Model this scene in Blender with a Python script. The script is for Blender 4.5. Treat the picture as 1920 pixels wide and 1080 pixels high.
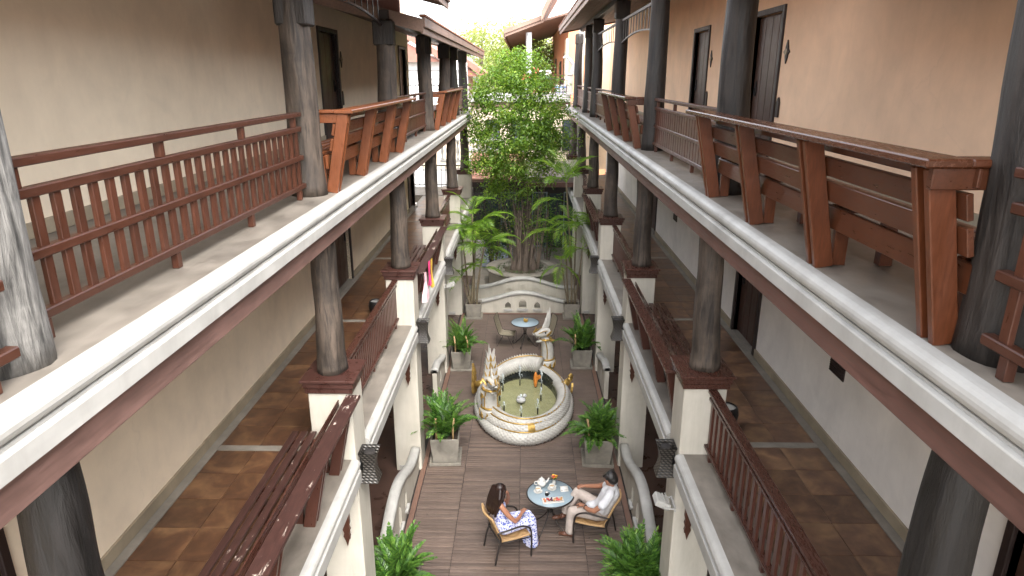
import bpy, math, random
from mathutils import Vector, Matrix, Euler, noise as mnoise
R = math.radians
random.seed(7)
for o in list(bpy.data.objects): bpy.data.objects.remove(o)
scn = bpy.context.scene
COL = scn.collection
# ------------------------------------------------------------------ camera, sky, sun, exposure
cam = bpy.data.cameras.new('camera'); cam_o = bpy.data.objects.new('camera', cam); COL.objects.link(cam_o)
cam.sensor_width = 36.0; cam.lens = 23.25; cam.clip_start = 0.05; cam.clip_end = 2000
cam_o.location = (0, 0, 7.7); cam_o.rotation_euler = (R(90-17.753), 0, R(1.056))
scn.camera = cam_o
SUN_EL, SUN_AZ = 52.0, 158.0          # azimuth: clockwise from +Y
world = bpy.data.worlds.new('World'); scn.world = world; world.use_nodes = True
wn = world.node_tree; bg = wn.nodes['Background']
sky = wn.nodes.new('ShaderNodeTexSky'); sky.sky_type = 'NISHITA'; sky.sun_disc = False
sky.sun_elevation = R(SUN_EL); sky.sun_rotation = R(SUN_AZ); sky.dust_density = 3.0; sky.air_density = 1.0; sky.ozone_density = 0.6
hs = wn.nodes.new('ShaderNodeHueSaturation'); hs.inputs['Saturation'].default_value = 0.25      # hazy white sky
wn.links.new(sky.outputs[0], hs.inputs['Color']); wn.links.new(hs.outputs[0], bg.inputs[0]); bg.inputs[1].default_value = 0.15
sl = bpy.data.lights.new('sun', 'SUN'); sl.energy = 0.7; sl.angle = R(45); sl.color = (1, .95, .88)
so = bpy.data.objects.new('sun', sl); COL.objects.link(so)
sd = Vector((math.sin(R(SUN_AZ))*math.cos(R(SUN_EL)), math.cos(R(SUN_AZ))*math.cos(R(SUN_EL)), math.sin(R(SUN_EL))))
so.rotation_euler = sd.to_track_quat('Z', 'Y').to_euler(); so.location = (0, 0, 40)
vs = scn.view_settings; vs.view_transform = 'Standard'; vs.look = 'None'; vs.exposure = 2.92; vs.gamma = 1.0; vs.use_curve_mapping = False
scn.render.engine = 'CYCLES'
scn.cycles.max_bounces = 6; scn.cycles.diffuse_bounces = 4; scn.cycles.transparent_max_bounces = 8
# ------------------------------------------------------------------ mesh helpers
KID = {}
class MB:
    def __init__(s): s.v = []; s.f = []; s.m = []; s.sm = []; s.mi = 0; s.smooth = False
    def add(s, vs, fs, smooth=None):
        n = len(s.v); s.v += [tuple(v) for v in vs]
        for f in fs: s.f.append([n+i for i in f]); s.m.append(s.mi); s.sm.append(s.smooth if smooth is None else smooth)
    def obox(s, c, ax, h, ch=0.0):
        c = Vector(c); X, Y, Z = [Vector(a).normalized() for a in ax]
        flip = X.cross(Y).dot(Z) < 0
        P = lambda a, b, d: c+X*a+Y*b+Z*d
        hx, hy, hz = h
        ch = min(ch, hx*.45, hy*.45, hz*.45)
        S = (-1, 1)
        if ch <= 0:
            vs = [P(i*hx, j*hy, k*hz) for i in S for j in S for k in S]
            fs = [(0,1,3,2),(4,6,7,5),(0,4,5,1),(2,3,7,6),(0,2,6,4),(1,5,7,3)]
        else:
            vs = []; idx = {}
            for i in S:
                for j in S:
                    for k in S:
                        for a in range(3):
                            e = [hx-ch, hy-ch, hz-ch]; e[a] += ch
                            idx[i,j,k,a] = len(vs); vs.append(P(i*e[0], j*e[1], k*e[2]))
            I = lambda t, a: idx[t[0], t[1], t[2], a]
            fs = []
            for a in range(3):
                b, d = (a+1)%3, (a+2)%3
                for g in S:
                    q = []
                    for (p, r) in ((-1,-1),(1,-1),(1,1),(-1,1)):
                        t = [0,0,0]; t[a] = g; t[b] = p; t[d] = r; q.append(I(t, a))
                    fs.append(tuple(q if g > 0 else q[::-1]))
                for p in S:
                    for r in S:       # edge along axis a, at (b=p, d=r)
                        t0 = [0,0,0]; t1 = [0,0,0]; t0[a] = -1; t1[a] = 1
                        for t in (t0, t1): t[b] = p; t[d] = r
                        q = [I(t0,b), I(t1,b), I(t1,d), I(t0,d)]
                        fs.append(tuple(q[::-1] if p*r > 0 else q))
            for i in S:
                for j in S:
                    for k in S:
                        q = [I((i,j,k),0), I((i,j,k),1), I((i,j,k),2)]
                        fs.append(tuple(q if i*j*k > 0 else q[::-1]))
        if flip: fs = [f[::-1] for f in fs]
        s.add(vs, fs, False)
        return s
    def box(s, x0, x1, y0, y1, z0, z1, ch=0.0):
        if x0 > x1: x0, x1 = x1, x0
        if y0 > y1: y0, y1 = y1, y0
        if z0 > z1: z0, z1 = z1, z0
        return s.obox(((x0+x1)/2, (y0+y1)/2, (z0+z1)/2), ((1,0,0),(0,1,0),(0,0,1)), ((x1-x0)/2, (y1-y0)/2, (z1-z0)/2), ch)
    def bar(s, a, b, w, t, up=(0,0,1), ch=0.004):
        a, b = Vector(a), Vector(b); d = (b-a); L = d.length; d.normalize()
        u = Vector(up); sx = d.cross(u)
        if sx.length < 1e-4: sx = d.cross(Vector((1,0,0)))
        sx.normalize(); u = sx.cross(d)
        return s.obox((a+b)/2, (d, sx, u), (L/2, w/2, t/2), ch)
    def tube(s, pts, rad, n=8, caps=True, smooth=True, closed=False):
        pts = [Vector(p) for p in pts]; N = len(pts)
        if not hasattr(rad, '__len__'): rad = [rad]*N
        vs = []; prev = None
        for i, p in enumerate(pts):
            t = (pts[(i+1) % N]-pts[i-1]) if closed else (pts[min(i+1, N-1)]-pts[max(i-1, 0)])
            if t.length < 1e-9: t = Vector((0,0,1))
            t.normalize()
            if prev is None:
                a = Vector((0,0,1)) if abs(t.z) < .9 else Vector((1,0,0))
                nx = (a-t*a.dot(t)).normalized()
            else:
                nx = prev-t*prev.dot(t)
                nx = nx.normalized() if nx.length > 1e-6 else prev
            prev = nx; ny = t.cross(nx)
            for k in range(n):
                A = 2*math.pi*k/n; vs.append(p+(nx*math.cos(A)+ny*math.sin(A))*rad[i])
        fs = []
        for i in range(N if closed else N-1):
            j = (i+1) % N
            for k in range(n): fs.append((i*n+k, i*n+(k+1)%n, j*n+(k+1)%n, j*n+k))
        if caps and not closed: fs.append(tuple(range(n))[::-1]); fs.append(tuple(range((N-1)*n, N*n)))
        s.add(vs, fs, smooth); return s
    def lathe(s, prof, n=24, c=(0,0,0), smooth=True, ax=1.0, ay=1.0):
        vs = []
        for r, z in prof:
            for k in range(n):
                A = 2*math.pi*k/n; vs.append((c[0]+r*ax*math.cos(A), c[1]+r*ay*math.sin(A), c[2]+z))
        fs = []
        for i in range(len(prof)-1):
            for k in range(n): fs.append((i*n+k, i*n+(k+1)%n, (i+1)*n+(k+1)%n, (i+1)*n+k))
        if prof[0][0] > 1e-5: fs.append(tuple(range(n))[::-1])
        if prof[-1][0] > 1e-5: fs.append(tuple(range((len(prof)-1)*n, len(prof)*n)))
        s.add(vs, fs, smooth); return s
    def prism(s, poly, f0, f1, smooth=False):
        """poly: list of 2-D points; f0/f1 map a 2-D point to the two end planes"""
        n = len(poly); A = [Vector(f0(*p)) for p in poly]; B = [Vector(f1(*p)) for p in poly]
        ar = sum(poly[i][0]*poly[(i+1)%n][1]-poly[(i+1)%n][0]*poly[i][1] for i in range(n))
        fs = [(i, (i+1)%n, n+(i+1)%n, n+i) for i in range(n)]
        caps = [tuple(range(n))[::-1], tuple(range(n, 2*n))]
        # orientation: test with newell normal of first cap against direction
        nn = Vector((0,0,0))
        for i in range(n): nn += (A[i]-A[0]).cross(A[(i+1)%n]-A[0])
        if nn.dot(B[0]-A[0]) < 0:
            fs = [f[::-1] for f in fs]; caps = [c[::-1] for c in caps]
        s.add(A+B, fs, smooth); n0 = len(s.v)-2*n
        for c in caps: s.f.append([n0+i for i in c]); s.m.append(s.mi); s.sm.append(False)
        return s
    def sphere(s, c, r, n=12, m=8, sc=(1,1,1)):
        prof = [(math.sin(math.pi*i/m), -math.cos(math.pi*i/m)) for i in range(m+1)]
        vs = [(c[0], c[1], c[2]-r*sc[2])]
        for i in range(1, m):
            for k in range(n):
                A = 2*math.pi*k/n; vs.append((c[0]+r*sc[0]*prof[i][0]*math.cos(A), c[1]+r*sc[1]*prof[i][0]*math.sin(A), c[2]+r*sc[2]*prof[i][1]))
        vs.append((c[0], c[1], c[2]+r*sc[2])); T = len(vs)-1
        fs = [(0, 1+(k+1)%n, 1+k) for k in range(n)]
        for i in range(m-2):
            for k in range(n): fs.append((1+i*n+k, 1+i*n+(k+1)%n, 1+(i+1)*n+(k+1)%n, 1+(i+1)*n+k))
        fs += [(1+(m-2)*n+k, 1+(m-2)*n+(k+1)%n, T) for k in range(n)]
        s.add(vs, fs, True); return s
    def mesh(s, name, mats):
        me = bpy.data.meshes.new(name); me.from_pydata(s.v, [], s.f)
        if not isinstance(mats, (list, tuple)): mats = [mats]
        for m in mats: me.materials.append(m)
        me.polygons.foreach_set('material_index', s.m); me.polygons.foreach_set('use_smooth', s.sm)
        me.update(); return me
    def build(s, name, mats, parent=None, loc=None):
        return obj(name, s.mesh(name, mats), parent, loc)
def obj(name, me, parent=None, loc=None, rot=None):
    o = bpy.data.objects.new(name, me); COL.objects.link(o); o.parent = parent
    if parent is not None: KID.setdefault(parent.name, []).append(o)
    if loc is not None: o.location = loc
    if rot is not None: o.rotation_euler = rot
    return o
def empty(name, loc=(0,0,0), rz=0.0):
    o = bpy.data.objects.new(name, None); COL.objects.link(o); o.location = loc; o.rotation_euler = (0,0,rz); o.empty_display_size = .2
    return o
def tag(o, label=None, cat=None, group=None, kind=None):
    if label: o['label'] = label
    if cat: o['category'] = cat
    if group: o['group'] = group
    if kind: o['kind'] = kind
    return o
def thing(name, label, cat, loc=(0,0,0), rz=0.0, group=None): return tag(empty(name, loc, rz), label, cat, group)
def copy_tree(o, parent=None, kids=None):
    c = o.copy(); COL.objects.link(c); c.parent = parent
    if parent is not None: KID.setdefault(parent.name, []).append(c)
    for ch in list(KID.get(o.name, [])): copy_tree(ch, c)
    return c
def rnd(a, b): return random.uniform(a, b)
# ------------------------------------------------------------------ material helpers
def newmat(name):
    m = bpy.data.materials.new(name); m.use_nodes = True; nt = m.node_tree
    return m, nt, nt.nodes['Principled BSDF']
def coords(nt, stretch=(1,1,1), rand=True):
    tc = nt.nodes.new('ShaderNodeTexCoord'); mp = nt.nodes.new('ShaderNodeMapping'); mp.inputs['Scale'].default_value = stretch
    if rand:
        oi = nt.nodes.new('ShaderNodeObjectInfo'); ad = nt.nodes.new('ShaderNodeVectorMath'); ad.operation = 'MULTIPLY_ADD'
        ad.inputs[1].default_value = (37.3, 51.7, 23.9)
        nt.links.new(oi.outputs['Random'], ad.inputs[0]); nt.links.new(tc.outputs['Object'], ad.inputs[2]); nt.links.new(ad.outputs[0], mp.inputs[0])
    else: nt.links.new(tc.outputs['Object'], mp.inputs[0])
    return mp.outputs[0]
def noise(nt, vec, scale, detail=6, rough=.6, dist=0.0):
    n = nt.nodes.new('ShaderNodeTexNoise'); n.inputs['Scale'].default_value = scale; n.inputs['Detail'].default_value = detail
    n.inputs['Roughness'].default_value = rough; n.inputs['Distortion'].default_value = dist; nt.links.new(vec, n.inputs['Vector']); return n.outputs[0]
def ramp(nt, fac, stops):
    r = nt.nodes.new('ShaderNodeValToRGB'); e = r.color_ramp.elements
    e[0].position = stops[0][0]; e[0].color = (*stops[0][1], 1); e[1].position = stops[-1][0]; e[1].color = (*stops[-1][1], 1)
    for p, c in stops[1:-1]:
        x = e.new(p); x.color = (*c, 1)
    nt.links.new(fac, r.inputs[0]); return r.outputs[0]
def mix(nt, fac, a, b, mode='MIX'):
    m = nt.nodes.new('ShaderNodeMix'); m.data_type = 'RGBA'; m.blend_type = mode
    for sock, val in ((m.inputs[0], fac), (m.inputs[6], a), (m.inputs[7], b)):
        if hasattr(val, 'links'): nt.links.new(val, sock)
        elif isinstance(val, (int, float)): sock.default_value = val
        else: sock.default_value = (*val, 1)
    return m.outputs[2]
def mathn(nt, op, a, b=0.0):
    m = nt.nodes.new('ShaderNodeMath'); m.operation = op
    for sock, val in ((m.inputs[0], a), (m.inputs[1], b)):
        if hasattr(val, 'links'): nt.links.new(val, sock)
        else: sock.default_value = val
    return m.outputs[0]
def bump(nt, bs, h, strength=.3, dist=.01):
    b = nt.nodes.new('ShaderNodeBump'); b.inputs['Strength'].default_value = strength; b.inputs['Distance'].default_value = dist
    nt.links.new(h, b.inputs['Height']); nt.links.new(b.outputs[0], bs.inputs['Normal'])
def sc(c, k): return tuple(min(1, x*k) for x in c)
def stdmat(name, col, rough=.6, var=.25, scale=8, stretch=(1,1,1), stain=.25, stain_scale=1.1, bmp=.15, bdist=.004, metal=0.0, alt=None, rvar=.15, rand=True, randval=0.0, spec=.5, streak=0.0, crack=0.0, grain=0.0):
    m, nt, bs = newmat(name); v = coords(nt, stretch, rand); v0 = coords(nt, (1,1,1), rand)
    n1 = noise(nt, v, scale, 7, .62, .3); n2 = noise(nt, v0, stain_scale, 5, .6, .4)
    c = ramp(nt, n1, [(.28, sc(col, 1-var)), (.5, col), (.74, alt or sc(col, 1+var))])
    st = ramp(nt, n2, [(.3, (1-stain,)*3), (.62, (1,1,1))])
    c = mix(nt, 1.0, c, st, 'MULTIPLY')
    if grain:
        n5 = noise(nt, coords(nt, (9,9,.7), rand), 2.2, 4, .6, .6); c = mix(nt, 1.0, c, ramp(nt, n5, [(.36, (1-grain,)*3), (.47, (1,1,1)), (.62, (1,1,1)), (.75, (1+grain*.5,)*3)]), 'MULTIPLY')
    if streak:
        n4 = noise(nt, coords(nt, (1.6,1.6,.22), rand), 2.6, 6, .68, .3); c = mix(nt, 1.0, c, ramp(nt, n4, [(.36, (1-streak, 1-streak*1.05, 1-streak*1.15)), (.56, (1,1,1))]), 'MULTIPLY')
    if crack:
        vo = nt.nodes.new('ShaderNodeTexVoronoi'); vo.feature = 'DISTANCE_TO_EDGE'; vo.inputs['Scale'].default_value = .55
        wv = nt.nodes.new('ShaderNodeVectorMath'); wv.operation = 'MULTIPLY_ADD'; nw = nt.nodes.new('ShaderNodeTexNoise'); nw.inputs['Scale'].default_value = 2.5; nw.inputs['Detail'].default_value = 8; nt.links.new(v0, nw.inputs['Vector'])
        wv.inputs[1].default_value = (.5,.5,.5); nt.links.new(nw.outputs[1], wv.inputs[0]); nt.links.new(v0, wv.inputs[2]); nt.links.new(wv.outputs[0], vo.inputs['Vector'])
        ck = ramp(nt, vo.outputs['Distance'], [(.0, (1,1,1)), (.006, (0,0,0))]); c = mix(nt, mathn(nt, 'MULTIPLY', ck, mathn(nt, 'MULTIPLY', ramp(nt, n2, [(.45, (0,0,0)), (.6, (1,1,1))]), crack)), c, sc(col, .45))
    if randval:
        oi = nt.nodes.new('ShaderNodeObjectInfo'); k = nt.nodes.new('ShaderNodeMapRange'); k.inputs[3].default_value = 1-randval; k.inputs[4].default_value = 1+randval
        nt.links.new(oi.outputs['Random'], k.inputs[0]); c = mix(nt, 1.0, c, k.outputs[0], 'MULTIPLY')
    nt.links.new(c, bs.inputs['Base Color'])
    r = nt.nodes.new('ShaderNodeMapRange'); r.inputs[1].default_value = .3; r.inputs[2].default_value = .7
    r.inputs[3].default_value = max(.02, rough-rvar); r.inputs[4].default_value = min(1, rough+rvar)
    nt.links.new(n1, r.inputs[0]); nt.links.new(r.outputs[0], bs.inputs['Roughness'])
    bs.inputs['Metallic'].default_value = metal; bs.inputs['Specular IOR Level'].default_value = spec
    if bmp: bump(nt, bs, n1, bmp, bdist)
    return m
M = {}
M['plaster'] = stdmat('plaster_cream', (.82,.695,.53), .85, .07, 2.2, stain=.12, stain_scale=.8, streak=.03, crack=.1, bmp=.08, spec=.2)
M['plaster_r'] = stdmat('plaster_white', (.82,.78,.72), .85, .07, 2.2, stain=.14, stain_scale=.8, streak=.03, crack=.1, bmp=.08, spec=.2)
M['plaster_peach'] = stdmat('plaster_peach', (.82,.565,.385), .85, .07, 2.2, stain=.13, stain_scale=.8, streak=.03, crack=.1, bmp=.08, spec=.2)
M['plaster_orange'] = stdmat('plaster_orange', (.60,.27,.15), .85, .06, 3, stain=.12, bmp=.08, spec=.2)
M['white'] = stdmat('white_paint', (.41,.40,.375), .5, .06, 7, stretch=(3,.5,3), stain=.22, stain_scale=1.7, streak=.08, bmp=.05, spec=.35)
M['pier'] = stdmat('white_wall_paint', (.53,.495,.425), .7, .04, 4, stain=.14, stain_scale=1.3, streak=.14, bmp=.06, spec=.25)
M['concrete'] = stdmat('polished_concrete', (.19,.166,.138), .5, .28, 6, stretch=(1,.5,1), stain=.42, stain_scale=1.3, bmp=.08)
M['concrete_grey'] = stdmat('grey_cement', (.25,.225,.19), .6, .2, 7, stain=.3, stain_scale=2.0, bmp=.1)
M['skirt'] = stdmat('beige_cement_skirting', (.32,.265,.185), .65, .16, 5, stain=.25, stain_scale=2, bmp=.08)
M['beam'] = stdmat('painted_timber_beam', (.135,.066,.052), .55, .3, 6, stretch=(6,.5,6), stain=.3, stain_scale=1.2, bmp=.15)
M['beam_l'] = stdmat('faded_painted_timber_beam', (.20,.115,.095), .5, .3, 6, stretch=(6,.5,6), stain=.35, stain_scale=1.2, bmp=.15)
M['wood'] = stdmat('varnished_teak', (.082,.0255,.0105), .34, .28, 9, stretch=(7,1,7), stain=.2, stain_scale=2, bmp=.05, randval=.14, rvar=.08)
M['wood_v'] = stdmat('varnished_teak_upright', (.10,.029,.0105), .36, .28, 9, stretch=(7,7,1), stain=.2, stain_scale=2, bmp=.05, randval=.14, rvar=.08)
M['rail'] = stdmat('brown_painted_rail', (.062,.0205,.0105), .4, .22, 9, stretch=(7,1,7), stain=.25, stain_scale=3, bmp=.1, randval=.08)
M['rail_v'] = stdmat('brown_painted_baluster', (.068,.0215,.0105), .4, .22, 9, stretch=(7,7,1), stain=.25, stain_scale=3, bmp=.1, randval=.15)
M['dark'] = stdmat('dark_brown_paint', (.052,.02,.0135), .28, .12, 9, stretch=(7,1,7), stain=.12, stain_scale=3, bmp=.03, randval=.1, rvar=.06)
M['dark_v'] = stdmat('dark_brown_paint_upright', (.062,.0225,.015), .32, .12, 9, stretch=(7,7,1), stain=.12, stain_scale=3, bmp=.03, randval=.15, rvar=.06)
M['log_grey'] = stdmat('weathered_log', (.20,.19,.175), .75, .75, 6, stretch=(5,5,.7), stain=.65, stain_scale=2.4, grain=.6, bmp=.6, bdist=.03)
M['log_dark'] = stdmat('dark_log', (.026,.0205,.017), .6, .8, 5, stretch=(4,4,.6), stain=.5, stain_scale=1.6, grain=.6, bmp=.6, bdist=.03)
M['log_shaded'] = stdmat('shaded_log', (.009,.0075,.007), .5, .8, 5, stretch=(4,4,.6), stain=.5, stain_scale=1.6, grain=.6, bmp=.5, bdist=.03)  # log copy with the near shadow darkened into its colour
M['log_mid'] = stdmat('brown_grey_log', (.07,.052,.039), .7, .7, 5, stretch=(4,4,.6), stain=.6, stain_scale=2.2, grain=.6, bmp=.6, bdist=.03)
M['door'] = stdmat('dark_door_wood', (.062,.03,.02), .45, .4, 8, stretch=(6,6,.8), stain=.2, bmp=.12)
M['frame'] = stdmat('door_frame_wood', (.022,.012,.01), .5, .3, 8, stretch=(6,6,.8), stain=.2, bmp=.1)
M['black'] = stdmat('black_iron', (.012,.012,.013), .45, .3, 30, stain=.1, bmp=.05, metal=.3)
M['iron'] = stdmat('brown_wrought_iron', (.035,.028,.025), .5, .3, 30, stain=.2, bmp=.05, metal=.4)
M['void'] = stdmat('dark_interior', (.02,.016,.014), .8, .2, 3, bmp=0)
def tile_mat(name, dark, mid, gold):
    m, nt, bs = newmat(name); v = coords(nt, (1,1,1), True)
    n1 = noise(nt, v, 2.6, 4, .55, .8); n2 = noise(nt, v, 9, 2, .5); n3 = noise(nt, coords(nt, (1,.35,1), True), 5, 4, .6)
    c = ramp(nt, n1, [(.30, dark), (.48, mid), (.70, gold)]); c = mix(nt, 1.0, c, ramp(nt, n2, [(.3, (.78,.78,.78)), (.7, (1.1,1.1,1.1))]), 'MULTIPLY')
    c = mix(nt, mathn(nt, 'MULTIPLY', ramp(nt, n3, [(.56, (0,0,0)), (.75, (1,1,1))]), .45), c, gold)
    oi = nt.nodes.new('ShaderNodeObjectInfo'); k = nt.nodes.new('ShaderNodeMapRange'); k.inputs[3].default_value = .8; k.inputs[4].default_value = 1.2
    nt.links.new(oi.outputs['Random'], k.inputs[0]); c = mix(nt, 1.0, c, k.outputs[0], 'MULTIPLY')
    nt.links.new(c, bs.inputs['Base Color']); nt.links.new(ramp(nt, n1, [(.3, (.30,)*3), (.7, (.42,)*3)]), bs.inputs['Roughness']); return m
M['tile'] = tile_mat('brown_floor_tile', (.062,.028,.0155), (.10,.046,.023), (.19,.10,.047))
M['tile_r'] = tile_mat('brown_slate_tile', (.07,.036,.023), (.115,.06,.036), (.215,.125,.066))
M['plank'] = stdmat('grey_brown_decking', (.13,.09,.07), .6, .25, 9, stretch=(1,9,6), stain=.35, stain_scale=1.3, bmp=.2, randval=.24, alt=(.17,.128,.108))
M['plank_red'] = stdmat('deck_border_wood', (.17,.095,.068), .6, .3, 9, stretch=(6,1,6), stain=.3, stain_scale=1.3, bmp=.2)
M['roof'] = stdmat('terracotta_roof_tile', (.30,.115,.06), .7, .3, 6, stain=.35, stain_scale=2, bmp=.2)
M['soffit'] = stdmat('brown_soffit_board', (.17,.10,.075), .65, .25, 6, stretch=(6,.6,6), stain=.25, bmp=.12)
M['eave'] = stdmat('eave_board', (.22,.14,.105), .6, .25, 6, stretch=(6,.6,6), stain=.3, bmp=.12)
M['stone_pot'] = stdmat('cast_cement_pot', (.25,.228,.19), .8, .14, 6, stain=.38, stain_scale=3.5, bmp=.2, bdist=.004)
M['soil'] = stdmat('soil', (.04,.028,.018), .95, .5, 40, bmp=.8, bdist=.03)
M['leaf_litter'] = stdmat('soil_with_litter', (.085,.07,.045), .95, .6, 22, bmp=.8, bdist=.03)
M['bark'] = stdmat('ficus_bark', (.10,.075,.058), .85, .45, 7, stretch=(3,3,.6), stain=.45, bmp=.7, bdist=.03)
M['branch'] = stdmat('branch_bark', (.17,.13,.10), .85, .3, 9, bmp=.3)
M['cane'] = stdmat('palm_cane', (.17,.135,.085), .6, .35, 20, stretch=(.6,.6,3), stain=.3, bmp=.3)
M['stake'] = stdmat('bamboo_stake', (.38,.25,.12), .6, .2, 14, stretch=(4,4,.6), bmp=.1)
M['rattan'] = None
M['ceiling'] = stdmat('white_ceiling', (.80,.78,.73), .8, .03, 3, stain=.08, bmp=.04)
M['naga_joint'] = stdmat('grimy_plaster_joint', (.27,.235,.18), .7, .2, 10, bmp=.1)
M['gold'] = stdmat('gold_paint', (.46,.30,.085), .4, .3, 18, stain=.35, stain_scale=6, bmp=.25, metal=.65)
M['naga_white'] = stdmat('white_glazed_plaster', (.45,.435,.40), .42, .07, 10, stain=.22, stain_scale=4, bmp=.1)
M['blue'] = stdmat('pool_lining', (.014,.018,.022), .3, .3, 8, bmp=.05)
M['porcelain'] = stdmat('white_porcelain', (.56,.55,.52), .15, .02, 5, stain=.04, bmp=0)
M['skin'] = stdmat('skin', (.33,.15,.088), .5, .08, 20, stain=.1, stain_scale=6, bmp=.05)
M['hair'] = stdmat('dark_brown_hair', (.018,.008,.006), .38, .5, 26, stretch=(6,6,.8), bmp=.5, bdist=.004)
M['hair_m'] = stdmat('black_hair', (.012,.01,.009), .45, .5, 60, bmp=.5, bdist=.004)
M['linen'] = stdmat('white_linen', (.62,.62,.64), .85, .05, 16, stain=.16, stain_scale=9, bmp=.7, bdist=.02)
M['trouser'] = stdmat('cream_trouser_cotton', (.46,.39,.345), .85, .06, 15, stain=.2, stain_scale=10, bmp=.7, bdist=.02)
M['shoe'] = stdmat('brown_leather_shoe', (.12,.05,.03), .4, .2, 20, bmp=.05)
M['bandage'] = stdmat('pale_grey_wall', (.42,.42,.42), .8, .1, 4, bmp=.05)
def leafmat(name, cols, trans=.35, rough=.42):
    m, nt, bs = newmat(name); g = nt.nodes.new('ShaderNodeNewGeometry')
    v = coords(nt, (1,1,1), True); n = noise(nt, v, 1.6, 3, .6)
    f = mathn(nt, 'ADD', mathn(nt, 'MULTIPLY', g.outputs['Random Per Island'], .55), mathn(nt, 'MULTIPLY', n, .5))
    c = ramp(nt, f, [(.12, cols[0]), (.45, cols[1]), (.72, cols[2]), (.90, cols[3]), (1.0, (.42,.33,.10))])
    nt.links.new(c, bs.inputs['Base Color']); bs.inputs['Roughness'].default_value = rough
    tr = nt.nodes.new('ShaderNodeBsdfTranslucent'); nt.links.new(mix(nt, 1.0, c, (1.0,1.0,.45), 'MULTIPLY'), tr.inputs[0])
    mx = nt.nodes.new('ShaderNodeMixShader'); mx.inputs[0].default_value = trans
    out = [x for x in nt.nodes if x.type == 'OUTPUT_MATERIAL'][0]
    nt.links.new(bs.outputs[0], mx.inputs[1]); nt.links.new(tr.outputs[0], mx.inputs[2]); nt.links.new(mx.outputs[0], out.inputs[0])
    return m
M['leaf_tree'] = leafmat('ficus_leaf', [(.06,.125,.024),(.13,.24,.04),(.22,.35,.055),(.40,.46,.07)], .5)
M['leaf_pot'] = leafmat('fern_palm_leaf', [(.03,.09,.02),(.075,.18,.03),(.14,.28,.045),(.25,.38,.07)], .38)
M['leaf_palm'] = leafmat('palm_leaf', [(.06,.14,.02),(.15,.29,.035),(.26,.42,.055),(.42,.52,.09)], .5)
M['leaf_far'] = leafmat('far_tree_leaf', [(.24,.28,.12),(.33,.38,.17),(.42,.47,.22),(.50,.54,.30)], .55)  # leaf colours paled to stand in for distance haze
M['leaf_dark'] = leafmat('shrub_leaf', [(.015,.045,.012),(.03,.08,.018),(.05,.12,.025),(.10,.18,.03)], .3)
def peel_mat(name, thr=.775):
    m, nt, bs = newmat(name); v = coords(nt, (1,.3,1), True)
    n1 = noise(nt, v, 13, 9, .75, .5); n2 = noise(nt, coords(nt, (5,.8,5)), 8, 6, .6); n3 = noise(nt, coords(nt), 1.3, 3, .5)
    f = mathn(nt, 'ADD', n1, mathn(nt, 'MULTIPLY', n3, .35))
    k = ramp(nt, f, [(thr, (0,0,0)), (thr+.02, (1,1,1))])
    paint = ramp(nt, n2, [(.3, (.028,.012,.010)), (.7, (.055,.024,.019))])
    bare = ramp(nt, n2, [(.3, (.30,.235,.19)), (.7, (.52,.44,.38))])
    nt.links.new(mix(nt, k, paint, bare), bs.inputs['Base Color'])
    nt.links.new(ramp(nt, k, [(0, (.38,)*3), (1, (.85,)*3)]), bs.inputs['Roughness']); bump(nt, bs, f, .35, .004); return m
M['peel'] = peel_mat('peeling_brown_paint')
M['peel_seat'] = peel_mat('worn_brown_paint', .79)
M['wood_cap'] = stdmat('glossy_teak_cap', (.07,.024,.011), .26, .25, 9, stretch=(7,1,7), stain=.15, stain_scale=2, bmp=.03, randval=.1, rvar=.06)
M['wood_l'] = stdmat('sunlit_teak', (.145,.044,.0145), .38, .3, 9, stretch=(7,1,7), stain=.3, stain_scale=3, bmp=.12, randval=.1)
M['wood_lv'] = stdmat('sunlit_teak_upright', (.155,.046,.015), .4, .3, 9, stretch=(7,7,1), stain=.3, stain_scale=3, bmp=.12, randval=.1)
M['rail_dark'] = M['dark']
def weave_mat(name, a, b, s1, s2, rough=.6):
    m, nt, bs = newmat(name); v = coords(nt, (1,1,1), False)
    w1 = nt.nodes.new('ShaderNodeTexWave'); w1.bands_direction = 'Z'; w1.inputs['Scale'].default_value = s1; w1.inputs['Distortion'].default_value = .6
    w2 = nt.nodes.new('ShaderNodeTexWave'); w2.bands_direction = 'DIAGONAL'; w2.inputs['Scale'].default_value = s2; w2.inputs['Distortion'].default_value = .8
    nt.links.new(v, w1.inputs[0]); nt.links.new(v, w2.inputs[0])
    f = mathn(nt, 'MULTIPLY', w1.outputs[1], w2.outputs[1])
    nt.links.new(ramp(nt, f, [(.05, a), (.6, b)]), bs.inputs['Base Color']); bs.inputs['Roughness'].default_value = rough; bump(nt, bs, f, .6, .01); return m
M['rattan'] = weave_mat('honey_rattan', (.36,.21,.09), (.62,.42,.21), 30, 30, .5)
M['rattan_grey'] = weave_mat('grey_rattan', (.17,.145,.10), (.30,.26,.19), 30, 30, .6)
M['sconce'] = weave_mat('dark_woven_metal', (.008,.007,.006), (.075,.065,.055), 9, 11, .35)
def dress_mat(name):
    m, nt, bs = newmat(name); v = coords(nt, (1,1,1), False)
    vo = nt.nodes.new('ShaderNodeTexVoronoi'); vo.inputs['Scale'].default_value = 30; vo.inputs['Randomness'].default_value = 1; nt.links.new(v, vo.inputs[0])
    n = noise(nt, v, 34, 3, .5)
    f = mathn(nt, 'ADD', mathn(nt, 'MULTIPLY', vo.outputs[0], .6), mathn(nt, 'MULTIPLY', n, .6))
    nt.links.new(ramp(nt, f, [(.40, (.05,.07,.28)), (.49, (.13,.16,.44)), (.57, (.42,.44,.68)), (.66, (.62,.63,.76))]), bs.inputs['Base Color'])
    bs.inputs['Roughness'].default_value = .85; bump(nt, bs, noise(nt, v, 14, 4, .5), .4, .012); return m
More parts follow.
